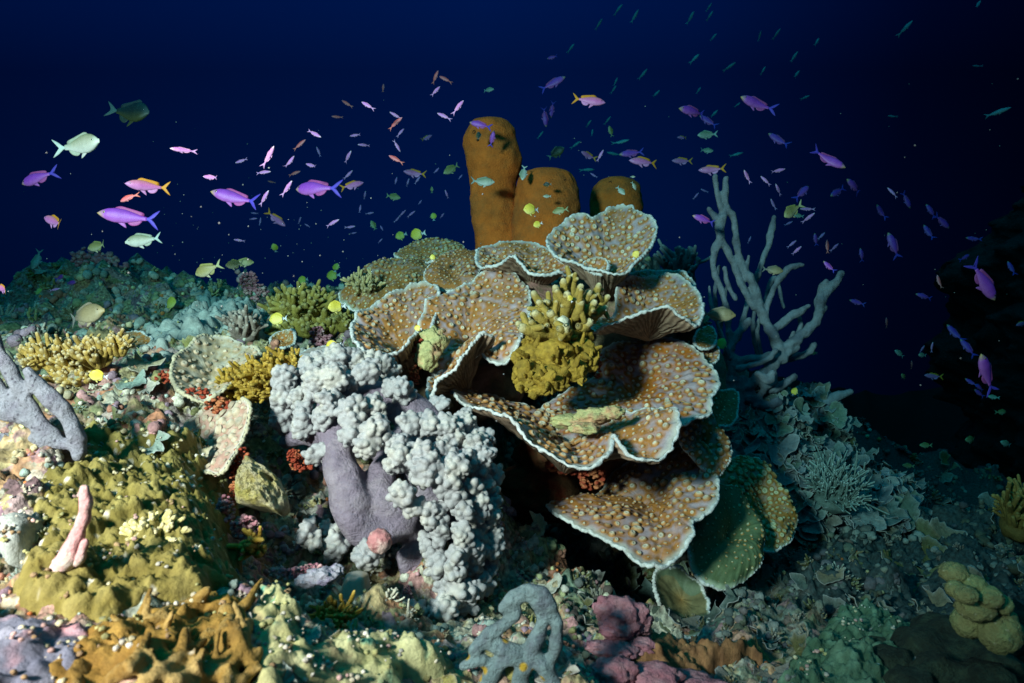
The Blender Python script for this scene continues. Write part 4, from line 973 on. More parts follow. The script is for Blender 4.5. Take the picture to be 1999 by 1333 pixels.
# pink coralline stick on the olive mound
mb = MB()
for pts in ([(165,955,9),(168,985,12),(160,1020,13),(145,1060,16),(125,1100,20),(108,1115,12)], [(165,1060,9),(158,1085,10),(150,1098,8)]):
    pxtube(mb, pts, .585, .3, lf=80)
T = obj('coralline_stick', mb, mat('pink_stick_skin', col=(.56, .30, .30), var=.3, vs=110, col2=(.58, .50, .44), c2s=45, bump=.9, bs=200, bd=.004), None, P(120, 1110, .6)); tag(T, 'broken pink coralline stick lying on the olive coral mound', 'coralline algae')
mb = MB(); pxtube(mb, [(18,1212,8),(38,1192,12),(62,1192,12),(80,1205,11),(88,1222,9)], .60, .2)
tag(obj('coralline_stick', mb, mat('mauve_arc_skin', col=(.34, .20, .26), var=.3, vs=80, bump=.8, bs=180, bd=.004), None, P(50, 1215, .6)), 'mauve arched coralline stick at the left edge below the olive mound', 'coralline algae')
lump([(628,1124,.79,32,16,.8,.35,3),(600,1132,.79,24,12,.8,.3,4),(655,1115,.80,16,14,.8,.3,5)], 'white lilac crusted stone above the lime green rock', mat('white_crust', col=(.44, .43, .50), var=.4, vs=80, col2=(.25, .22, .32), c2s=40, bump=1.0, bs=160, bd=.008))
# encrusting sponges
M_red = mat('encrusting_sponge_red', col=(.34, .05, .022), var=.45, vs=70, col2=(.40, .15, .06), c2s=35, bump=.9, bs=170, bd=.005)
M_pk = mat('coralline_pink', col=(.42, .17, .21), var=.35, vs=70, col2=(.5, .34, .31), c2s=35, bump=.9, bs=170, bd=.005)
for parts, lab, m_ in [([(470,905,.93,16,30,.8,.3,1),(462,940,.92,12,30,.8,.3,2),(455,970,.91,9,16,.8,.3,3)], 'orange red encrusting sponge strip beside the pitted yellow rock', M_red),
        ([(590,905,1.0,22,14,.8,.4,4),(575,890,1.0,14,12,.8,.4,5)], 'red encrusting sponge patch left of the mauve trunk', M_red),
        ([(385,768,1.05,26,10,.8,.4,6),(425,790,1.04,26,14,.8,.4,7)], 'orange red sponge crust under the pale tan plate', M_red),
        ([(325,735,1.14,20,12,.8,.4,61)], 'small red sponge crust left of the pale tan plate', M_red),
        ([(1110,905,1.2,40,20,.8,.4,8),(1155,930,1.2,22,24,.8,.4,9)], 'bright red sponge crust in the hollow under the wavy ledge', M_red),
        ([(1165,710,1.3,8,26,.8,.3,10)], 'deep red sponge crust between the yellow coral and the rusty plate', M_red),
        ([(820,690,1.2,12,26,.8,.3,11),(808,735,1.18,10,20,.8,.3,12)], 'crimson crust under the cup shaped plate', M_red),
        ([(440,1000,.86,18,30,.8,.3,13)], 'magenta coralline crust left of the pitted yellow rock', M_pk),
        ([(480,1030,.84,26,22,.8,.3,14)], 'pale pink coralline knob under the pitted yellow rock', M_pk),
        ([(570,1118,.80,42,12,.9,.4,15),(610,1112,.80,30,10,.9,.4,16)], 'pink coralline shelf above the lime green rock', M_pk),
        ([(620,655,1.6,14,18,.8,.3,17),(640,668,1.6,14,14,.8,.3,18)], 'dusky pink coralline lump beside the olive bush coral', M_pk),
        ([(170,505,2.65,30,20,.9,.4,19),(215,520,2.65,30,22,.9,.4,20)], 'dull red coralline crust topping the far left reef hill', M_pk),
        ([(485,548,2.0,16,16,.8,.3,23),(500,568,2.0,22,14,.8,.3,24)], 'pinkish pointed lump on the skyline left of the olive bush', M_pk),
        ([(795,1165,.92,9,20,.8,.2,25)], 'small pink crust among the lower bubbles of the soft coral', M_pk)]:
    mb = MB(); R = np.random.default_rng(int(parts[0][7]) + 900)
    for (px, py, d, a, b, zr, am, sd) in parts:
        for _ in range(70):
            an = R.uniform(0, 2 * math.pi); rr = math.sqrt(R.random()); ox = px + a * 1.1 * rr * math.cos(an); oy = py + b * 1.1 * rr * math.sin(an)
            v, f = blob(2, .4, 1.6, int(R.integers(50))); sz = R.uniform(.09, .22) * math.sqrt(a * b) * d / FPX
            mb.add(P(ox, oy, d + R.uniform(0, .02)) + v * sz * np.array([1.2, 1.2, .9]), f)
    c = P(parts[0][0], parts[0][1] + parts[0][4], parts[0][2])
    tag(obj('encrusting_sponge' if m_ is M_red else 'coralline_crust', mb, m_, None, c), lab, 'sponge' if m_ is M_red else 'coralline algae')
M_cav = mat('brown_cave_rock', col=(.20, .085, .035), var=.5, vs=40, col2=(.30, .05, .02), c2s=16, bump=.9, bs=90, bd=.008)
lump([(1080,960,1.46,130,60,.7,.3,1),(1215,945,1.42,60,60,.7,.3,2),(1300,950,1.44,90,70,.7,.3,5),(1150,880,1.46,140,60,.7,.2,6)], 'rusty red brown rock wall inside the hollow under the ledge', M_cav, vox=.007)
lump([(840,700,1.34,60,60,.7,.25,3),(850,760,1.32,60,60,.7,.25,4),(930,760,1.40,90,60,.7,.25,7),(1010,640,1.50,140,90,.6,.2,8),(1180,640,1.6,160,90,.6,.2,9),(1230,850,1.46,150,90,.6,.2,10),(1360,760,1.58,60,120,.6,.2,11)], 'brown crusted rock core holding up the plate corals', mat('core_rock', col=(.24, .17, .10), var=.5, vs=30, col2=(.34, .17, .14), c2s=16, bump=.9, bs=90, bd=.008), vox=.008)
M_yg = mat('yellow_green_crust', col=(.46, .43, .19), var=.35, vs=60, col2=(.45, .26, .14), c2s=28, bump=.9, bs=170, bd=.005)
lump([(1110,822,1.10,34,14,.8,.35,1),(1160,812,1.09,36,16,.8,.35,2),(1195,805,1.08,24,14,.8,.35,3),(1140,835,1.06,30,12,.8,.3,4)], 'yellow green crusted rubble resting on the wavy ledge', M_yg)
lump([(845,665,1.22,26,26,.8,.4,1),(835,695,1.2,22,28,.8,.4,2)], 'mossy brown crusted lump between the cup plate and central fan', M_yg)
mb = MB()
for pts in ([(1660,765,6),(1630,775,10),(1605,795,11),(1585,815,12)], [(1560,800,8),(1520,790,9),(1490,800,10)], [(1580,830,8),(1540,820,9),(1500,840,9)]):
    pxtube(mb, pts, 2.05, .2)
tag(obj('rope_coral', mb, M_rope, None, P(1560, 830, 2.05)), 'dim teal finger sponge lying on the dark right slope', 'sponge')

# ------------------------------------------------------------------ uncountable growth on the reef
def scatter(npix, seed, region, accept=None):
    R = np.random.default_rng(seed)
    px = R.uniform(region[0], region[2], npix); py = R.uniform(region[1], region[3], npix)
    q, h = G(px, py)
    ok = ~np.isnan(h); q = q[ok]; h = h[ok]; px = px[ok]; py = py[ok]
    nrm = gnormal(q[:, 0], q[:, 1])
    return q, h, nrm, px, py, R
M_growth = mat('reef_growth_skin', attr=True, var=.4, vs=130, bump=.9, bs=260, bd=.003, rough=.8)
PALs = [np.array(c) for c in [(.42,.36,.22),(.46,.22,.22),(.25,.23,.07),(.20,.28,.24),(.52,.49,.38),(.28,.17,.23),(.42,.36,.18),(.42,.16,.09),(.28,.30,.13),(.38,.36,.30),(.52,.42,.34)]]
# 1 knobs
q, h, nm, px, py, R = scatter(3600, 21, (-150, 500, 2150, 1420))
mb = MB(); V2, F2 = ICO2; BL = [blob(2, .35, 1.5, s) for s in range(8)]
reg = fbm(q * 5.5, 2)
for i in range(len(q)):
    ci = int(np.clip((reg[i] * .8 + .5) * 11 + R.normal() * 1.0, 0, 10)); c = PALs[ci]; c = c * .8 + .2 * c.mean()
    if px[i] > 1430 or (px[i] > 1120 and py[i] > 1080): c = (c * .5 + .5 * c.mean()) * np.array((.30, .36, .36))  # dim teal light of the right and lower right painted into the knob colour
    s = min(h[i], 1.9) / FPX * R.uniform(5, 16); F = frame(nm[i] + R.normal(size=3) * .3)
    for k in range(R.integers(2, 6)):
        v, f = BL[R.integers(8)]
        ss = s * R.uniform(.4, .8) * np.array([1, 1, R.uniform(.6, 1.2)])
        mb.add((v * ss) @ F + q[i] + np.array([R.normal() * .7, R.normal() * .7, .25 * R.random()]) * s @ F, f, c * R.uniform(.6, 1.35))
tag(obj('knobby_growth', mb, M_growth), 'mottled knobs of encrusting growth all over the reef', 'reef growth', None, 'stuff')
# 2 twig tufts
q, h, nm, px, py, R = scatter(900, 22, (-150, 520, 2150, 1400))
mb = MB()
for i in range(len(q)):
    s = h[i] / FPX * R.uniform(12, 30)
    c = PALs[R.choice([0, 2, 3, 4, 6, 8, 9])]; tipc = c * .6 + .2
    if px[i] > 1430 or (px[i] > 1120 and py[i] > 1080): c = c * .35; tipc = tipc * .55  # tufts out of the strobe's reach get their shade as darker colour
    fingers(mb, q[i] - nm[i] * s * .2, nm[i], s * .6, s * .8, int(R.integers(5, 11)), s * .085, c, tipc, 1000 + i, fork=1, seg=5, lump=0)
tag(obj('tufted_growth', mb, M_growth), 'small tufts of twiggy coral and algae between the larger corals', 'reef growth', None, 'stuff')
# 3 shelves
def shelf(mb, c, F, s, col, R):
    n = 22; a = np.linspace(-1.9, 1.9, n); rr = s * (1 + .25 * np.interp(a, np.linspace(-2, 2, 9), R.normal(size=9)))
    rim = np.stack([np.sin(a) * rr, -np.cos(a) * rr, .12 * s * R.normal(size=n)], 1)
    rows = [rim * k * np.array([1, 1, k]) + np.array([0, 0, (k ** 2) * .35 * s]) for k in (.05, .4, .75, .95, 1.0)] 
    rows += [rim * k * np.array([1, 1, k]) + np.array([0, 0, (k ** 2) * .35 * s - .07 * s]) for k in (1.0, .9, .5, .05)]
    v = np.concatenate(rows) @ F + c
    k = np.concatenate([np.full(n, x) for x in (0, 0, .05, .3, 1, .8, 0, 0, 0)])[:, None]
    mb.add(v, grid_faces(9, n, False), col * (1 - k) + (col * .5 + .24) * k)
q, h, nm, px, py, R = scatter(700, 23, (-100, 520, 2150, 1400))
mb = MB()
for i in range(len(q)):
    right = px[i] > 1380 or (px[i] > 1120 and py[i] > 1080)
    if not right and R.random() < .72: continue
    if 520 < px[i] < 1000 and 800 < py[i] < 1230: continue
    s = min(h[i], 1.7 if right else 1.1) / FPX * R.uniform(12, 40); c = PALs[R.choice([0, 3, 8, 9, 2])] * (.30 if right else .9)  # shelves on the right carry the slope's shade in their colour
    nn = nm[i] * .7 + np.array([R.normal() * .3, -.5 + R.normal() * .3, .5]); F = frame(nn)
    a = R.normal() * .9; rot = np.array([[math.cos(a), math.sin(a), 0], [-math.sin(a), math.cos(a), 0], [0, 0, 1]])
    x = np.cross(np.array([0, -1., 0]), F[2]); x /= np.linalg.norm(x) + 1e-9
    F = rot @ np.stack([-x, np.cross(F[2], -x), F[2]])
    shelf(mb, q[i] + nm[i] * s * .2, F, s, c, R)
q, h, nm, px, py, R = scatter(900, 33, (1400, 700, 1780, 1030))
for i in range(len(q)):
    if h[i] > 2.6: continue
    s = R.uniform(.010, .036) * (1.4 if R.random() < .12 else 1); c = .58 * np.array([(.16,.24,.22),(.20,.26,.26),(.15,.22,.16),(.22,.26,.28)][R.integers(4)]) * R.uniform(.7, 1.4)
    F = frame(nm[i] * .6 + np.array([R.normal() * .35, -.6 + R.normal() * .3, .5])); a = R.normal() * .8
    rot = np.array([[math.cos(a), math.sin(a), 0], [-math.sin(a), math.cos(a), 0], [0, 0, 1]])
    x = np.cross(np.array([0, -1., 0]), F[2]); x /= np.linalg.norm(x) + 1e-9
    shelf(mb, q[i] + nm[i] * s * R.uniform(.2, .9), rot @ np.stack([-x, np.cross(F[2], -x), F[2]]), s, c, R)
tag(obj('shelf_growth', mb, M_growth), 'small shelving plates and flakes, thick on the dark right slope', 'reef growth', None, 'stuff')
# 4 specks: bright little bits
q, h, nm, px, py, R = scatter(1500, 24, (-100, 520, 1750, 1400))
mb = MB()
for i in range(len(q)):
    v, f = BL[R.integers(8)]; s = h[i] / FPX * R.uniform(1.5, 4.5)
    c = [np.array(x) for x in ((.62,.60,.50),(.6,.58,.3),(.62,.2,.06),(.55,.3,.32),(.4,.5,.45),(.60,.56,.48))][R.integers(6)] * (.4 if px[i] > 1120 and py[i] > 1000 else 1)  # specks at lower right coloured darker to paint in the shade there
    mb.add(v * s + q[i] + nm[i] * s * 1.2, f, c)
tag(obj('speckled_growth', mb, M_growth), 'tiny bright specks of sponge and polyps over the reef', 'reef growth', None, 'stuff')

# drifting specks in the water
R = np.random.default_rng(99); mb = MB()
for _ in range(240):
    d = R.uniform(.6, 3.0); px_, py_ = R.uniform(0, 1999), R.uniform(150, 900)
    if _ % 2: px_, py_ = R.normal(520, 160), R.normal(510, 60)
    q_, h_ = G1(px_, py_)
    if not np.isnan(h_) and h_ < d + .1: continue
    v, f = BL[R.integers(8)]; mb.add(P(px_, py_, d) + v * R.uniform(.0005, .0011) * (.6 + d * .5), f, (.22, .24, .24))
tag(obj('plankton', mb, M_growth), 'fine pale specks drifting in the water', 'plankton', None, 'stuff')

# far dark reef wall at the right
yy, zz = np.meshgrid(np.linspace(0, 1, 150), np.linspace(-2.6, 1.15, 150))
p = np.stack([4.25 + 1.2 * (1 - yy) + .0 * zz, 2.6 + 4.0 * yy, zz], -1)
p[..., 0] += .35 * fbm(p * 1.4, 4) + .12 * fbm(p * 7, 3) + .5 * np.clip(zz - .3, 0, 2) ** 1.2
mb = MB(); mb.add(p.reshape(-1, 3), grid_faces(150, 150, False))
tag(obj('far_reef_wall', mb, mat('far_wall', col=(.022, .03, .03), var=.6, vs=6, bump=.8, bs=14, bd=.08)), 'dark far reef wall beyond the drop off', 'reef', None, 'structure')
# ------------------------------------------------------------------ fish
M_fish = mat('fish_skin', attr=True, var=.10, vs=14, bump=.12, bs=60, bd=.01, rough=.45, spec=.4, sss=.1)
M_fin = mat('fish_fin', attr=True, var=.15, vs=12, bump=.1, bs=40, bd=.01, rough=.55, sss=.15)
M_eye = mat('fish_eye', attr=True, var=.02, bump=0, rough=.12, spec=.7)
# body profiles (x from nose .5 to peduncle -.36): top, bottom half heights relative to length 1
KIND = {
 'anthias': dict(h=.135, w=.075, noun='anthias', top=(.20,.040,.38), mid=(.30,.060,.50), bot=(.42,.13,.52), nose=(.50,.38,.10), dors=(.34,.06,.24), tail=(.085,.055,.52), fork=.62, deep=1.0, fin=.055),
 'gold':    dict(h=.135, w=.075, noun='anthias', top=(.50,.17,.20), mid=(.50,.13,.40), bot=(.52,.22,.50), nose=(.48,.22,.50), dors=(.55,.22,.015), tail=(.62,.26,.02), fork=.5, deep=1.0, fin=.075),
 'slim':    dict(h=.095, w=.065, noun='small fish', top=(.46,.16,.42), mid=(.46,.18,.54), bot=(.54,.32,.62), nose=(.66,.56,.68), dors=(.55,.28,.5), tail=(.45,.25,.55), fork=.5, deep=1.0, fin=.03),
 'red':     dict(h=.105, w=.065, noun='small fish', top=(.50,.08,.07), mid=(.50,.11,.13), bot=(.50,.20,.24), nose=(.55,.25,.3), dors=(.5,.12,.1), tail=(.5,.14,.12), fork=.5, deep=1.0, fin=.03),
 'yellow':  dict(h=.30, w=.07, noun='fish', top=(.60,.47,.045), mid=(.70,.58,.09), bot=(.72,.62,.20), nose=(.62,.50,.08), dors=(.68,.54,.05), tail=(.66,.68,.72), fork=.15, deep=1.2, fin=.10),
 'pale':    dict(h=.185, w=.08, noun='chromis', top=(.22,.23,.12), mid=(.44,.42,.34), bot=(.58,.57,.54), nose=(.62,.64,.56), dors=(.30,.34,.26), tail=(.45,.55,.52), fork=.5, deep=1.1, fin=.06),
 'green':   dict(h=.19, w=.08, noun='chromis', top=(.18,.155,.05), mid=(.30,.27,.11), bot=(.46,.44,.30), nose=(.40,.42,.2), dors=(.24,.24,.07), tail=(.34,.38,.2), fork=.45, deep=1.1, fin=.07),
 'dark':    dict(h=.225, w=.09, noun='damselfish', top=(.012,.020,.020), mid=(.020,.032,.028), bot=(.10,.10,.04), nose=(.09,.12,.12), dors=(.04,.06,.06), tail=(.12,.20,.20), fork=.35, deep=1.15, fin=.09),
 'tan':     dict(h=.20, w=.085, noun='damselfish', top=(.15,.12,.06), mid=(.25,.20,.11), bot=(.36,.30,.19), nose=(.32,.24,.10), dors=(.16,.14,.10), tail=(.14,.15,.14), fork=.4, deep=1.1, fin=.06),
 'sliver':  dict(h=.085, w=.06, noun='fusilier', top=(.10,.30,.34), mid=(.20,.46,.50), bot=(.36,.56,.58), nose=(.2,.42,.45), dors=(.12,.32,.36), tail=(.14,.34,.38), fork=.55, deep=1.0, fin=.025),
}
def fin_mesh(mb, outline, th, col, c2=None):
    """outline: (x, z) closed polygon; a thin wedge of flesh, thickest in the middle"""
    o = smoothloop(np.array(outline, float), len(outline) * 4); n = len(o); c = o.mean(0)
    rows = []
    for k, t in ((1.0, .12), (.72, .7), (.35, 1.0)):
        rows.append((c + (o - c) * k, t * th))
    V = []
    for sgn in (1, -1):
        for r_, t in rows: V.append(np.stack([r_[:, 0], np.full(n, sgn * t), r_[:, 1]], 1))
    V = np.concatenate(V); V = np.vstack([V, [[c[0], th, c[1]], [c[0], -th, c[1]]]])
    k = np.arange(n); F = []
    for s in (0, 1):
        g = grid_faces(3, n, True) + s * 3 * n; F.append(g if s else g[:, ::-1])
        b = s * 3 * n + 2 * n; t = np.stack([b + k, b + (k + 1) % n, np.full(n, 6 * n + s)], 1); F.append(t if s else t[:, ::-1])
    F.append(np.stack([k, (k + 1) % n, 3 * n + (k + 1) % n, 3 * n + k], 1))
    cc = np.array(col)
    if c2 is not None:
        kx = np.clip((V[:, 0].max() - V[:, 0]) / (np.ptp(V[:, 0]) + 1e-9), 0, 1)[:, None]; cc = cc * (1 - kx) + np.array(c2) * kx
    mb.add(V, F, cc)
def fish_shapes(kind, bend):
    K = KIND[kind]; H = K['h']; n, seg = 30, 18
    xs = np.linspace(.5, -.33, n); u = (.5 - xs) / .83
    prof = np.clip(np.interp(u, [0, .03, .09, .20, .36, .55, .75, .90, 1], [.05, .24, .50, .82, 1.0, .93, .62, .33, .27]), 0, 2)
    top = H * prof * K['deep']; bot = H * prof * np.interp(u, [0, .3, .6, 1], [.9, 1.0, 1.0, 1.0]); wid = K['w'] * np.interp(u, [0, .05, .2, .4, .7, 1], [.12, .45, .9, 1, .6, .14])
    if kind in ('pale', 'green', 'dark', 'tan', 'yellow'): top = np.maximum(top, .045); bot = np.maximum(bot, .04)
    th = np.linspace(0, 2 * math.pi, seg, endpoint=False)
    cs, sn = np.cos(th), np.sin(th)
    z = np.where(sn[None] > 0, sn[None] * top[:, None], sn[None] * bot[:, None]); y = np.sign(cs)[None] * np.abs(cs)[None] ** .9 * wid[:, None]
    V = np.stack([np.repeat(xs[:, None], seg, 1), y, z], -1)
    zz = np.where(sn > 0, sn, sn); k = np.clip((zz + 1) / 2, 0, 1)[None, :, None]
    T, M, B, N0 = (np.array(K[a]) for a in ('top', 'mid', 'bot', 'nose'))
    C = np.where(k > .5, M + (T - M) * (k - .5) * 2, B + (M - B) * k * 2) * np.ones((n, 1, 1))
    nk = np.clip(1 - u / .16, 0, 1)[:, None, None] ** .8
    if kind == 'anthias': nk = nk * np.clip(1.2 - k * .6, 0, 1)
    C = C * (1 - nk) + N0 * nk
    if kind == 'yellow':
        kb = np.clip((u - .86) / .03, 0, 1)[:, None, None]; C = C * (1 - kb) + np.array((.02, .018, .012)) * kb
        kb = np.clip((u - .945) / .02, 0, 1)[:, None, None]; C = C * (1 - kb) + np.array((.66, .68, .72)) * kb
    if kind == 'tan':
        kb = np.clip((u - .6) / .4, 0, 1)[:, None, None]; C = C * (1 - kb) + np.array((.12, .11, .09)) * kb
    if kind == 'pale':
        kb = np.clip((u - .75) / .3, 0, 1)[:, None, None] * .5; C = C * (1 - kb) + np.array((.4, .5, .48)) * kb
    V = V.reshape(-1, 3); V = np.vstack([V, [[.515, 0, 0]], [[-.335, 0, 0]]]); C = np.vstack([C.reshape(-1, 3), [N0], [M]])
    kk = np.arange(seg); b = (n - 1) * seg
    F = [grid_faces(n, seg, True), np.stack([kk, np.full(seg, n * seg), (kk + 1) % seg], 1), np.stack([b + kk, b + (kk + 1) % seg, np.full(seg, n * seg + 1)], 1)]
    F = [F[0], F[1], F[2]]
    parts = {}
    mb = MB(); mb.add(V, F, C); parts['body'] = mb
    tp = lambda x: np.interp(-x, -xs, top); bt = lambda x: np.interp(-x, -xs, bot)
    f = K['fork']; fh = K['fin']; tl = np.array(K['tail']); dl = np.array(K['dors'])
    sp = .16 if kind not in ('slim', 'red', 'sliver') else .10
    mb = MB(); fin_mesh(mb, [(-.30, .03), (-.36, .035), (-.45, sp * .75), (-.55, sp * 1.15), (-.50, sp * .6), (-.36 - .16 * (1 - f), 0), (-.50, -sp * .6), (-.55, -sp * 1.15), (-.45, -sp * .75), (-.36, -.035), (-.30, -.03)], .007, tl, tl * .85); parts['tail_fin'] = mb
    mb = MB()
    if kind == 'yellow': ol = [(.24, tp(.24) * .85), (.10, tp(.1) + .05), (-.08, tp(-.08) + .10), (-.24, tp(-.24) + .10), (-.27, tp(-.27) * .7), (.0, tp(0) * .85)]
    else: ol = [(.22, tp(.22) * .9), (.14, tp(.14) + fh * .8), (.0, tp(0) + fh * .8), (-.14, tp(-.14) + fh), (-.27, tp(-.27) + fh * 1.0), (-.25, tp(-.25) * .8), (0, tp(0) * .85)]
    fin_mesh(mb, ol, .008, dl); parts['dorsal_fin'] = mb
    mb = MB()
    if kind == 'yellow': ol = [(.0, -bt(0) * .85), (-.06, -bt(-.06) - .06), (-.2, -bt(-.2) - .10), (-.26, -bt(-.26) * .7)]
    else: ol = [(-.02, -bt(-.02) * .85), (-.08, -bt(-.08) - fh * 1.1), (-.2, -bt(-.2) - fh * 1.2), (-.25, -bt(-.25) * .8)]
    fin_mesh(mb, ol, .007, dl * .8 + np.array(K['bot']) * .2 if kind != 'gold' else np.array(K['bot'])); parts['anal_fin'] = mb
    mb = MB(); fin_mesh(mb, [(.16, -bt(.16) * .85), (.10, -bt(.1) - fh * .6), (.0, -bt(0) - fh * 1.7), (.05, -bt(.05) * .85)], .008, np.array(K['bot']) * .9); parts['pelvic_fin'] = mb
    eyes = []
    V3, F3 = ICO3
    for sd in (1, -1):
        mb = MB(); r = .026 if H > .12 else .02
        xe = .375; c = np.array([xe, sd * np.interp(-xe, -xs, wid) * .80, H * .20])
        v = V3 * np.array([r, r * .5, r]) + c
        k = np.clip((np.hypot(V3[:, 0], V3[:, 2]) - .58) / .1, 0, 1)[:, None]
        mb.add(v, F3, np.array([.006, .006, .010]) * (1 - k) + (np.array(K['nose']) * .8) * k); eyes.append(mb)
    if bend:
        for m_ in list(parts.values()) + eyes:
            for a in m_.V: a[:, 1] += bend * (np.clip(.1 - a[:, 0], 0, 1) ** 2)
    return parts, eyes
PROTO = {}
def make_proto(kind, bend, small):
    parts, eyes = fish_shapes(kind, bend)
    if small:
        mb = MB()
        for m_ in list(parts.values()) + eyes:
            for v, f_, c in zip(m_.V, [None] * 9, m_.C): pass
            off = mb.n; mb.V += m_.V; mb.C += m_.C; mb.F += [f + off for f in m_.F]; mb.n += m_.n
        return [('body', mb.mesh('fish'), M_fish)]
    r = [('body', parts['body'].mesh('body'), M_fish)]
    for k in ('tail_fin', 'dorsal_fin', 'anal_fin', 'pelvic_fin'): r.append((k, parts[k].mesh(k), M_fin))
    for e in eyes: r.append(('eye', e.mesh('eye'), M_eye))
    return r
NAME = {'anthias': 'anthias', 'gold': 'anthias', 'slim': 'young_anthias', 'red': 'red_anthias', 'yellow': 'butterflyfish', 'pale': 'chromis', 'green': 'chromis', 'dark': 'damselfish', 'tan': 'damselfish', 'sliver': 'fusilier'}
COLW = {'anthias': 'purple', 'gold': 'pink orange finned', 'slim': 'lavender', 'red': 'reddish', 'yellow': 'yellow', 'pale': 'pale green', 'green': 'olive green', 'dark': 'dark', 'tan': 'tan', 'sliver': 'thin teal'}
GRP = {'anthias': 'purple anthias in the school', 'gold': 'orange finned anthias in the school', 'slim': 'slim young fish in the school', 'red': 'reddish slim fish in the school', 'yellow': 'yellow butterflyfish over the reef', 'pale': 'pale chromis over the reef', 'green': 'olive chromis over the reef', 'dark': 'dark damselfish', 'tan': 'tan damselfish', 'sliver': 'teal fusiliers high in the water'}
# real length in metres
REAL = {'anthias': .088, 'gold': .072, 'slim': .036, 'red': .040, 'yellow': .060, 'pale': .075, 'green': .060, 'dark': .085, 'tan': .085, 'sliver': .085}
FISH = []
def school(kind, rows):
    for r in rows: FISH.append((kind,) + r)
# rows: px, py, length px, heading in degrees (0 right, 90 up), optional depth
school('anthias', [(72,347,76,195),(249,423,104,174,1.3),(458,386,92,166,1.4),(615,367,88,177,1.5),(1080,162,52,26),(1078,112,20,185),(937,243,42,165,1.9),(961,270,30,75,1.95),(1077,215,30,262),(1064,229,34,278),(1232,299,46,186),(1477,203,70,160),(1352,217,58,176),(1382,236,38,140),(1519,273,44,138),
  (1618,312,66,328),(1634,375,38,210),(1567,374,40,40),(1373,428,44,160,1.6),(1770,391,34,300),(1719,413,32,128),(1817,411,30,120),(1840,433,40,325),(1812,453,32,112),(1744,478,52,110),(1921,550,90,308),(1618,520,28,130,1.6),(1682,497,26,100),(1592,467,24,100),
  (1863,650,38,118),(1889,678,36,118),(1925,728,84,118),(1895,746,22,140),(1912,756,20,140),(1911,767,22,140),(139,552,26,8),(118,541,22,20),(1974,523,28,100),(1884,502,22,30),(1803,578,28,160),(1673,590,28,160),(1900,466,26,170),(1667,363,42,146)])
school('gold', [(287,363,68,178,1.25),(106,432,58,160),(540,428,44,322),(688,361,42,20),(809,338,42,172),(833,269,24,35),(1151,196,62,352),(1148,303,30,160),(1255,315,54,176),(1331,314,38,178),(1389,331,48,180),(1331,268,18,180),(1822,734,34,175),(6,563,40,170,1.2),(1994,631,26,200)])
school('slim', [(358,293,42,178),(412,346,38,170),(525,305,44,57),(471,314,26,195),(514,336,30,4),(566,316,30,65),(614,261,32,330),(679,306,26,52),(561,367,34,50),(516,386,34,52),(608,323,28,158),(680,341,24,48),(693,264,22,182),(649,435,30,24),(684,443,20,5),(467,469,22,172),(622,296,20,112),
  (508,432,15,80),(497,416,13,178),(494,427,16,5),(717,205,30,146),(851,177,26,55),(895,208,34,55),(866,226,30,150),(772,225,26,150),(782,258,20,55),(710,283,22,180),(775,285,24,300),(1172,860-557,24,60),(773,353,16,80),(796,356,16,70),(815,351,18,52),(852,333,16,52),(899,345,12,55),(712,381,16,72),(722,416,16,10),(786,416,18,45),(803,417,18,40),(775,428,14,42),(1159,342,16,145),(863,421,12,50),(872,379,16,110),(703,407,16,85),
  (1458,344,26,125),(1494,352,24,130),(1519,370,24,120),(1509,398,22,120),(1519,333,30,14),(1576,408,26,176),(1578,425,26,40),(1539,436,18,25),(1375,372,16,160),(1359,382,16,50),(1742,375,24,125),(1604,460,20,42),(1630,482,22,40),(1555,489,26,40),(1546,476,22,38),(1819,677,18,92),(1800,681,15,60),(107,565,20,12),(742,470,12,40),(690,455,12,20),(585,430,14,60),(600,440,12,150),(820,395,12,60),(745,445,12,120),(1463,468,14,70)])
school('red', [(250,386,42,194),(585,282,30,38),(575,338,24,20),(677,202,24,146),(658,228,20,180),(850,150,26,64),(869,154,28,152),(748,171,18,90),(772,240,34,38),(772,310,32,150),(1615,481,26,92),(1833,550,28,92),(1731,630,20,96),(530,355,14,170),(1780,712,16,90)])
school('yellow', [(1037,409,30,184,1.5),(1050,438,18,200,1.5),(783,460,22,200),(815,458,28,188),(846,423,16,100),(331,592,32,8),(650,538,26,186),(656,522,18,80),(592,547,22,190),(536,484,16,100),(543,623,34,186,1.45),(657,599,30,188,1.4),(650,676,30,186,1.22),(192,734,32,172,1.05),(78,567,24,275),
  (844,503,14,95,1.5),(816,641,16,170,1.2),(1113,583,14,120,1.1),(1241,498,18,60,1.3),(1408,673,28,62,1.6),(1551,765,18,60,1.8)])
school('pale', [(157,284,92,6,1.35),(279,469,62,190,1.5),(954,175,20,0),(943,355,44,0,1.9),(1022,338,30,262,1.95),(1380,263,36,184),(1380,294,24,356),(1068,383,15,180,1.9),(1238,363,16,300,1.9),(1235,345,10,0,1.9),(1212,372,22,306,1.9),(69,596,18,285),(1756,690,22,145),(1800,693,18,176),(1939,775,18,170),(1964,866,26,160),(1559,421,18,170),(72,508,36,262)])
school('green', [(881,330,34,214),(768,384,28,348),(190,481,44,188),(404,527,54,198),(458,516,40,184),(476,512,34,2),(1093,411,28,190,1.8),(1192,256,20,108),(1546,412,46,215),(1895,858,28,178),(1807,869,22,180),(1955,804,22,2),(1764,735,16,140),(1773,909,20,175),(729,440,22,118),(1588,689,16,180),(733,588,18,90),(843,370,12,90)])
school('dark', [(256,220,84,354,2.0),(1086,298,34,30),(934,265,18,95,1.95),(1068,360,15,180,1.9),(1343,652,64,8,1.52)])
school('tan', [(166,615,88,12,1.25),(1403,614,62,356,1.45),(1509,527,38,352,1.6)])
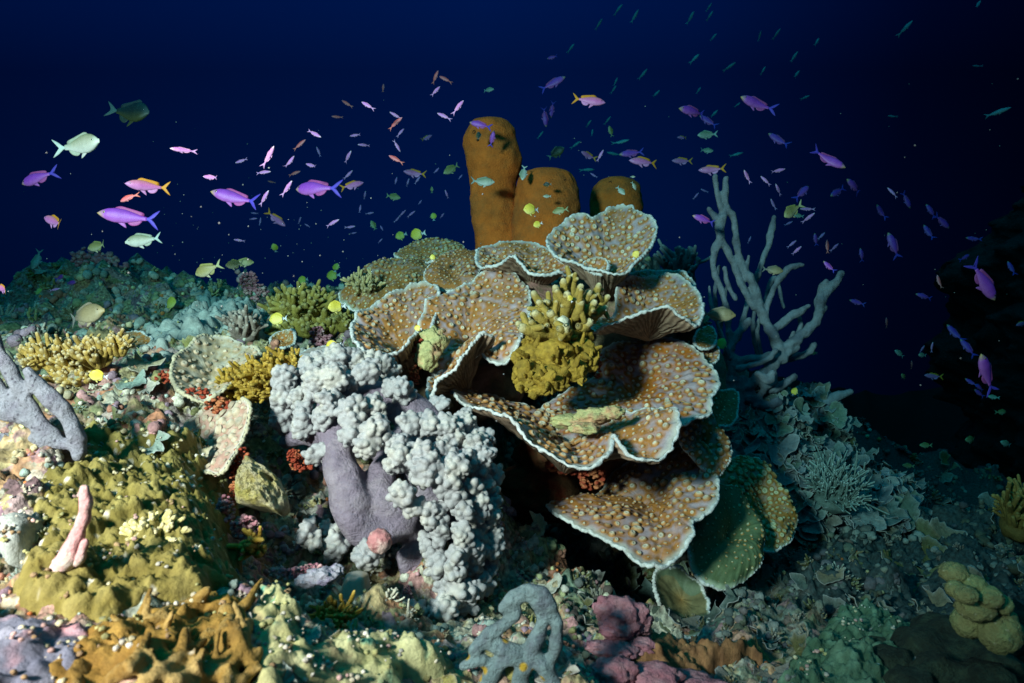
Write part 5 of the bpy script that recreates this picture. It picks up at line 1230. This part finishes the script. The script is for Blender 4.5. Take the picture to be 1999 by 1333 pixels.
school('sliver', [(1207,18,26,50),(1239,32,28,60),(1169,47,22,55),(1115,93,22,55),(1255,145,26,50),(1202,159,18,65),(1198,174,18,55),(1281,183,22,45),(1186,235,18,50),(1149,241,16,50),(1156,259,16,80),(1055,263,18,50),(1124,282,24,36),(1212,277,30,8),(1198,300,28,175),(1147,331,28,5),(1349,30,18,60),
  (1384,14,18,55),(1386,30,22,55),(1348,35,24,60),(1393,72,20,50),(1516,66,22,55),(1483,70,16,80),(1595,81,22,55),(1357,113,28,46),(1550,111,26,55),(1424,130,24,30),(1490,137,18,60),(1555,145,24,50),(1364,176,16,55),(1768,54,36,46),(1909,9,28,50),(1572,190,22,25),(1907,129,20,180),(1948,219,40,18),(1742,227,20,176),(1440,204,14,35),(1394,222,24,45),(1438,301,28,15)])
def zone(px, py):
    if py < 430 and 900 <= px <= 1260 and py > 225: return 'by the brown tube sponges'
    if px < 340: return 'at far left over the reef' if py > 440 else 'in open water at far left'
    if px < 660: return 'above the left reef skyline' if py > 440 else 'in open water left of centre'
    if px < 900: return 'over the back plates' if py > 440 else 'left of the sponges'
    if px < 1300: return 'above the tube sponges' if py <= 225 else 'among the plate corals'
    if px < 1500: return 'above the grey sponge' if py < 345 else 'by the grey branching sponge'
    if px < 1660: return 'beyond the grey branching sponge' if py > 345 else 'right of centre'
    return 'in dark water at far right' if py < 600 else 'low in the dark at lower right'
DIRW = ['right', 'up right', 'upward', 'up left', 'left', 'down left', 'downward', 'down right']
ORD = ['first', 'second', 'third', 'fourth', 'fifth', 'sixth', 'seventh', 'eighth', 'ninth', 'tenth', 'eleventh', 'twelfth', 'thirteenth', 'fourteenth', 'fifteenth', 'sixteenth', 'seventeenth', 'eighteenth']
keyed = {}
for i, r in enumerate(FISH):
    s = '' if r[3] >= 24 else 'tiny '
    if r[3] >= 60: s = 'big '
    hd = DIRW[int(((r[4] % 360) + 22.5) // 45) % 8]
    b = f"{s}{COLW[r[0]]} {KIND[r[0]]['noun']} heading {hd} {zone(r[1], r[2])}"
    keyed.setdefault(b, []).append(i)
LAB = {}
for b, ids in keyed.items():
    ids.sort(key=lambda i: FISH[i][1])
    for n_, i in enumerate(ids):
        if len(ids) == 1: LAB[i] = b
        elif n_ == 0: LAB[i] = b + ', leftmost'
        elif n_ == len(ids) - 1: LAB[i] = b + ', rightmost'
        else: LAB[i] = b + f', {ORD[n_]} from left'
fr = np.random.default_rng(5)
for i, r in enumerate(FISH):
    kind, px, py, Lp, hd = r[:5]
    yaw = math.radians(fr.uniform(-28, 28))
    Lr = REAL[kind] * fr.uniform(.88, 1.12)
    d = Lr * math.cos(yaw) * FPX / Lp
    if len(r) > 5: d = r[5]
    elif kind == 'sliver': d = min(d, 4.2)
    else:
        d = min(d, 2.9)
        g, hgt = G1(px, py)
        if not np.isnan(hgt): d = min(d, hgt - .08)
    L = Lp * d / FPX / math.cos(yaw)
    a = math.radians(hd)
    hx = RT * math.cos(a) + UP * math.sin(a)
    up = UP * math.cos(a) - RT * math.sin(a)
    if up.dot(UP) < 0: up = -up
    if abs(up.dot(UP)) < .25 and fr.random() < .5: up = up
    h_ = hx * math.cos(yaw) + FW * math.sin(yaw)
    z_ = up; y_ = np.cross(z_, h_)
    roll = math.radians(fr.uniform(-8, 14))
    z_, y_ = z_ * math.cos(roll) + y_ * math.sin(roll), y_ * math.cos(roll) - z_ * math.sin(roll)
    pos = P(px, py, d)
    M = Matrix(((h_[0] * L, y_[0] * L, z_[0] * L, pos[0]), (h_[1] * L, y_[1] * L, z_[1] * L, pos[1]), (h_[2] * L, y_[2] * L, z_[2] * L, pos[2]), (0, 0, 0, 1)))
    small = Lp < 30
    key = (kind, i % 3, small)
    if key not in PROTO: PROTO[key] = make_proto(kind, (-.4, .1, .45)[i % 3], small)
    if small:
        o = bpy.data.objects.new(NAME[kind], PROTO[key][0][1]); COL.objects.link(o)
        if not o.data.materials: o.data.materials.append(M_fish)
        tag(o, LAB[i], KIND[kind]['noun'].split()[-1], GRP[kind]); o.matrix_world = M
    else:
        T = thing(NAME[kind], (0, 0, 0), LAB[i], KIND[kind]['noun'].split()[-1], GRP[kind])
        for nm_, me, mt in PROTO[key]:
            o = bpy.data.objects.new(nm_, me); COL.objects.link(o)
            if not me.materials: me.materials.append(mt)
            o.parent = T
        T.matrix_world = M

# ------------------------------------------------------------------ the water between things: red light dies first
HAZE = True
if HAZE:
    lo, hi = np.array([-11., -5.0, -8.]), np.array([12., 14., 4.0])
    v = np.array([[x, y, z] for x in (lo[0], hi[0]) for y in (lo[1], hi[1]) for z in (lo[2], hi[2])])
    f = np.array([[0, 1, 3, 2], [4, 6, 7, 5], [0, 4, 5, 1], [2, 3, 7, 6], [0, 2, 6, 4], [1, 5, 7, 3]])
    hm = bpy.data.materials.new('sea_water'); hm.use_nodes = True
    t = hm.node_tree
    for n_ in list(t.nodes): t.nodes.remove(n_)
    o_ = t.nodes.new('ShaderNodeOutputMaterial'); pv = t.nodes.new('ShaderNodeVolumePrincipled')
    pv.inputs['Color'].default_value = (0, 0, 0, 1)
    pv.inputs['Absorption Color'].default_value = (0, .52, .56, 1)
    pv.inputs['Density'].default_value = .40
    t.links.new(pv.outputs[0], o_.inputs['Volume'])
    mb = MB(); mb.add(v, f)
    me = mb.mesh('haze'); me.materials.append(hm)
    me.polygons.foreach_set('use_smooth', np.zeros(6, bool))
    ho = bpy.data.objects.new('haze', me); COL.objects.link(ho)
    tag(ho, 'clear blue sea water that swallows red light with distance', 'water', None, 'stuff')
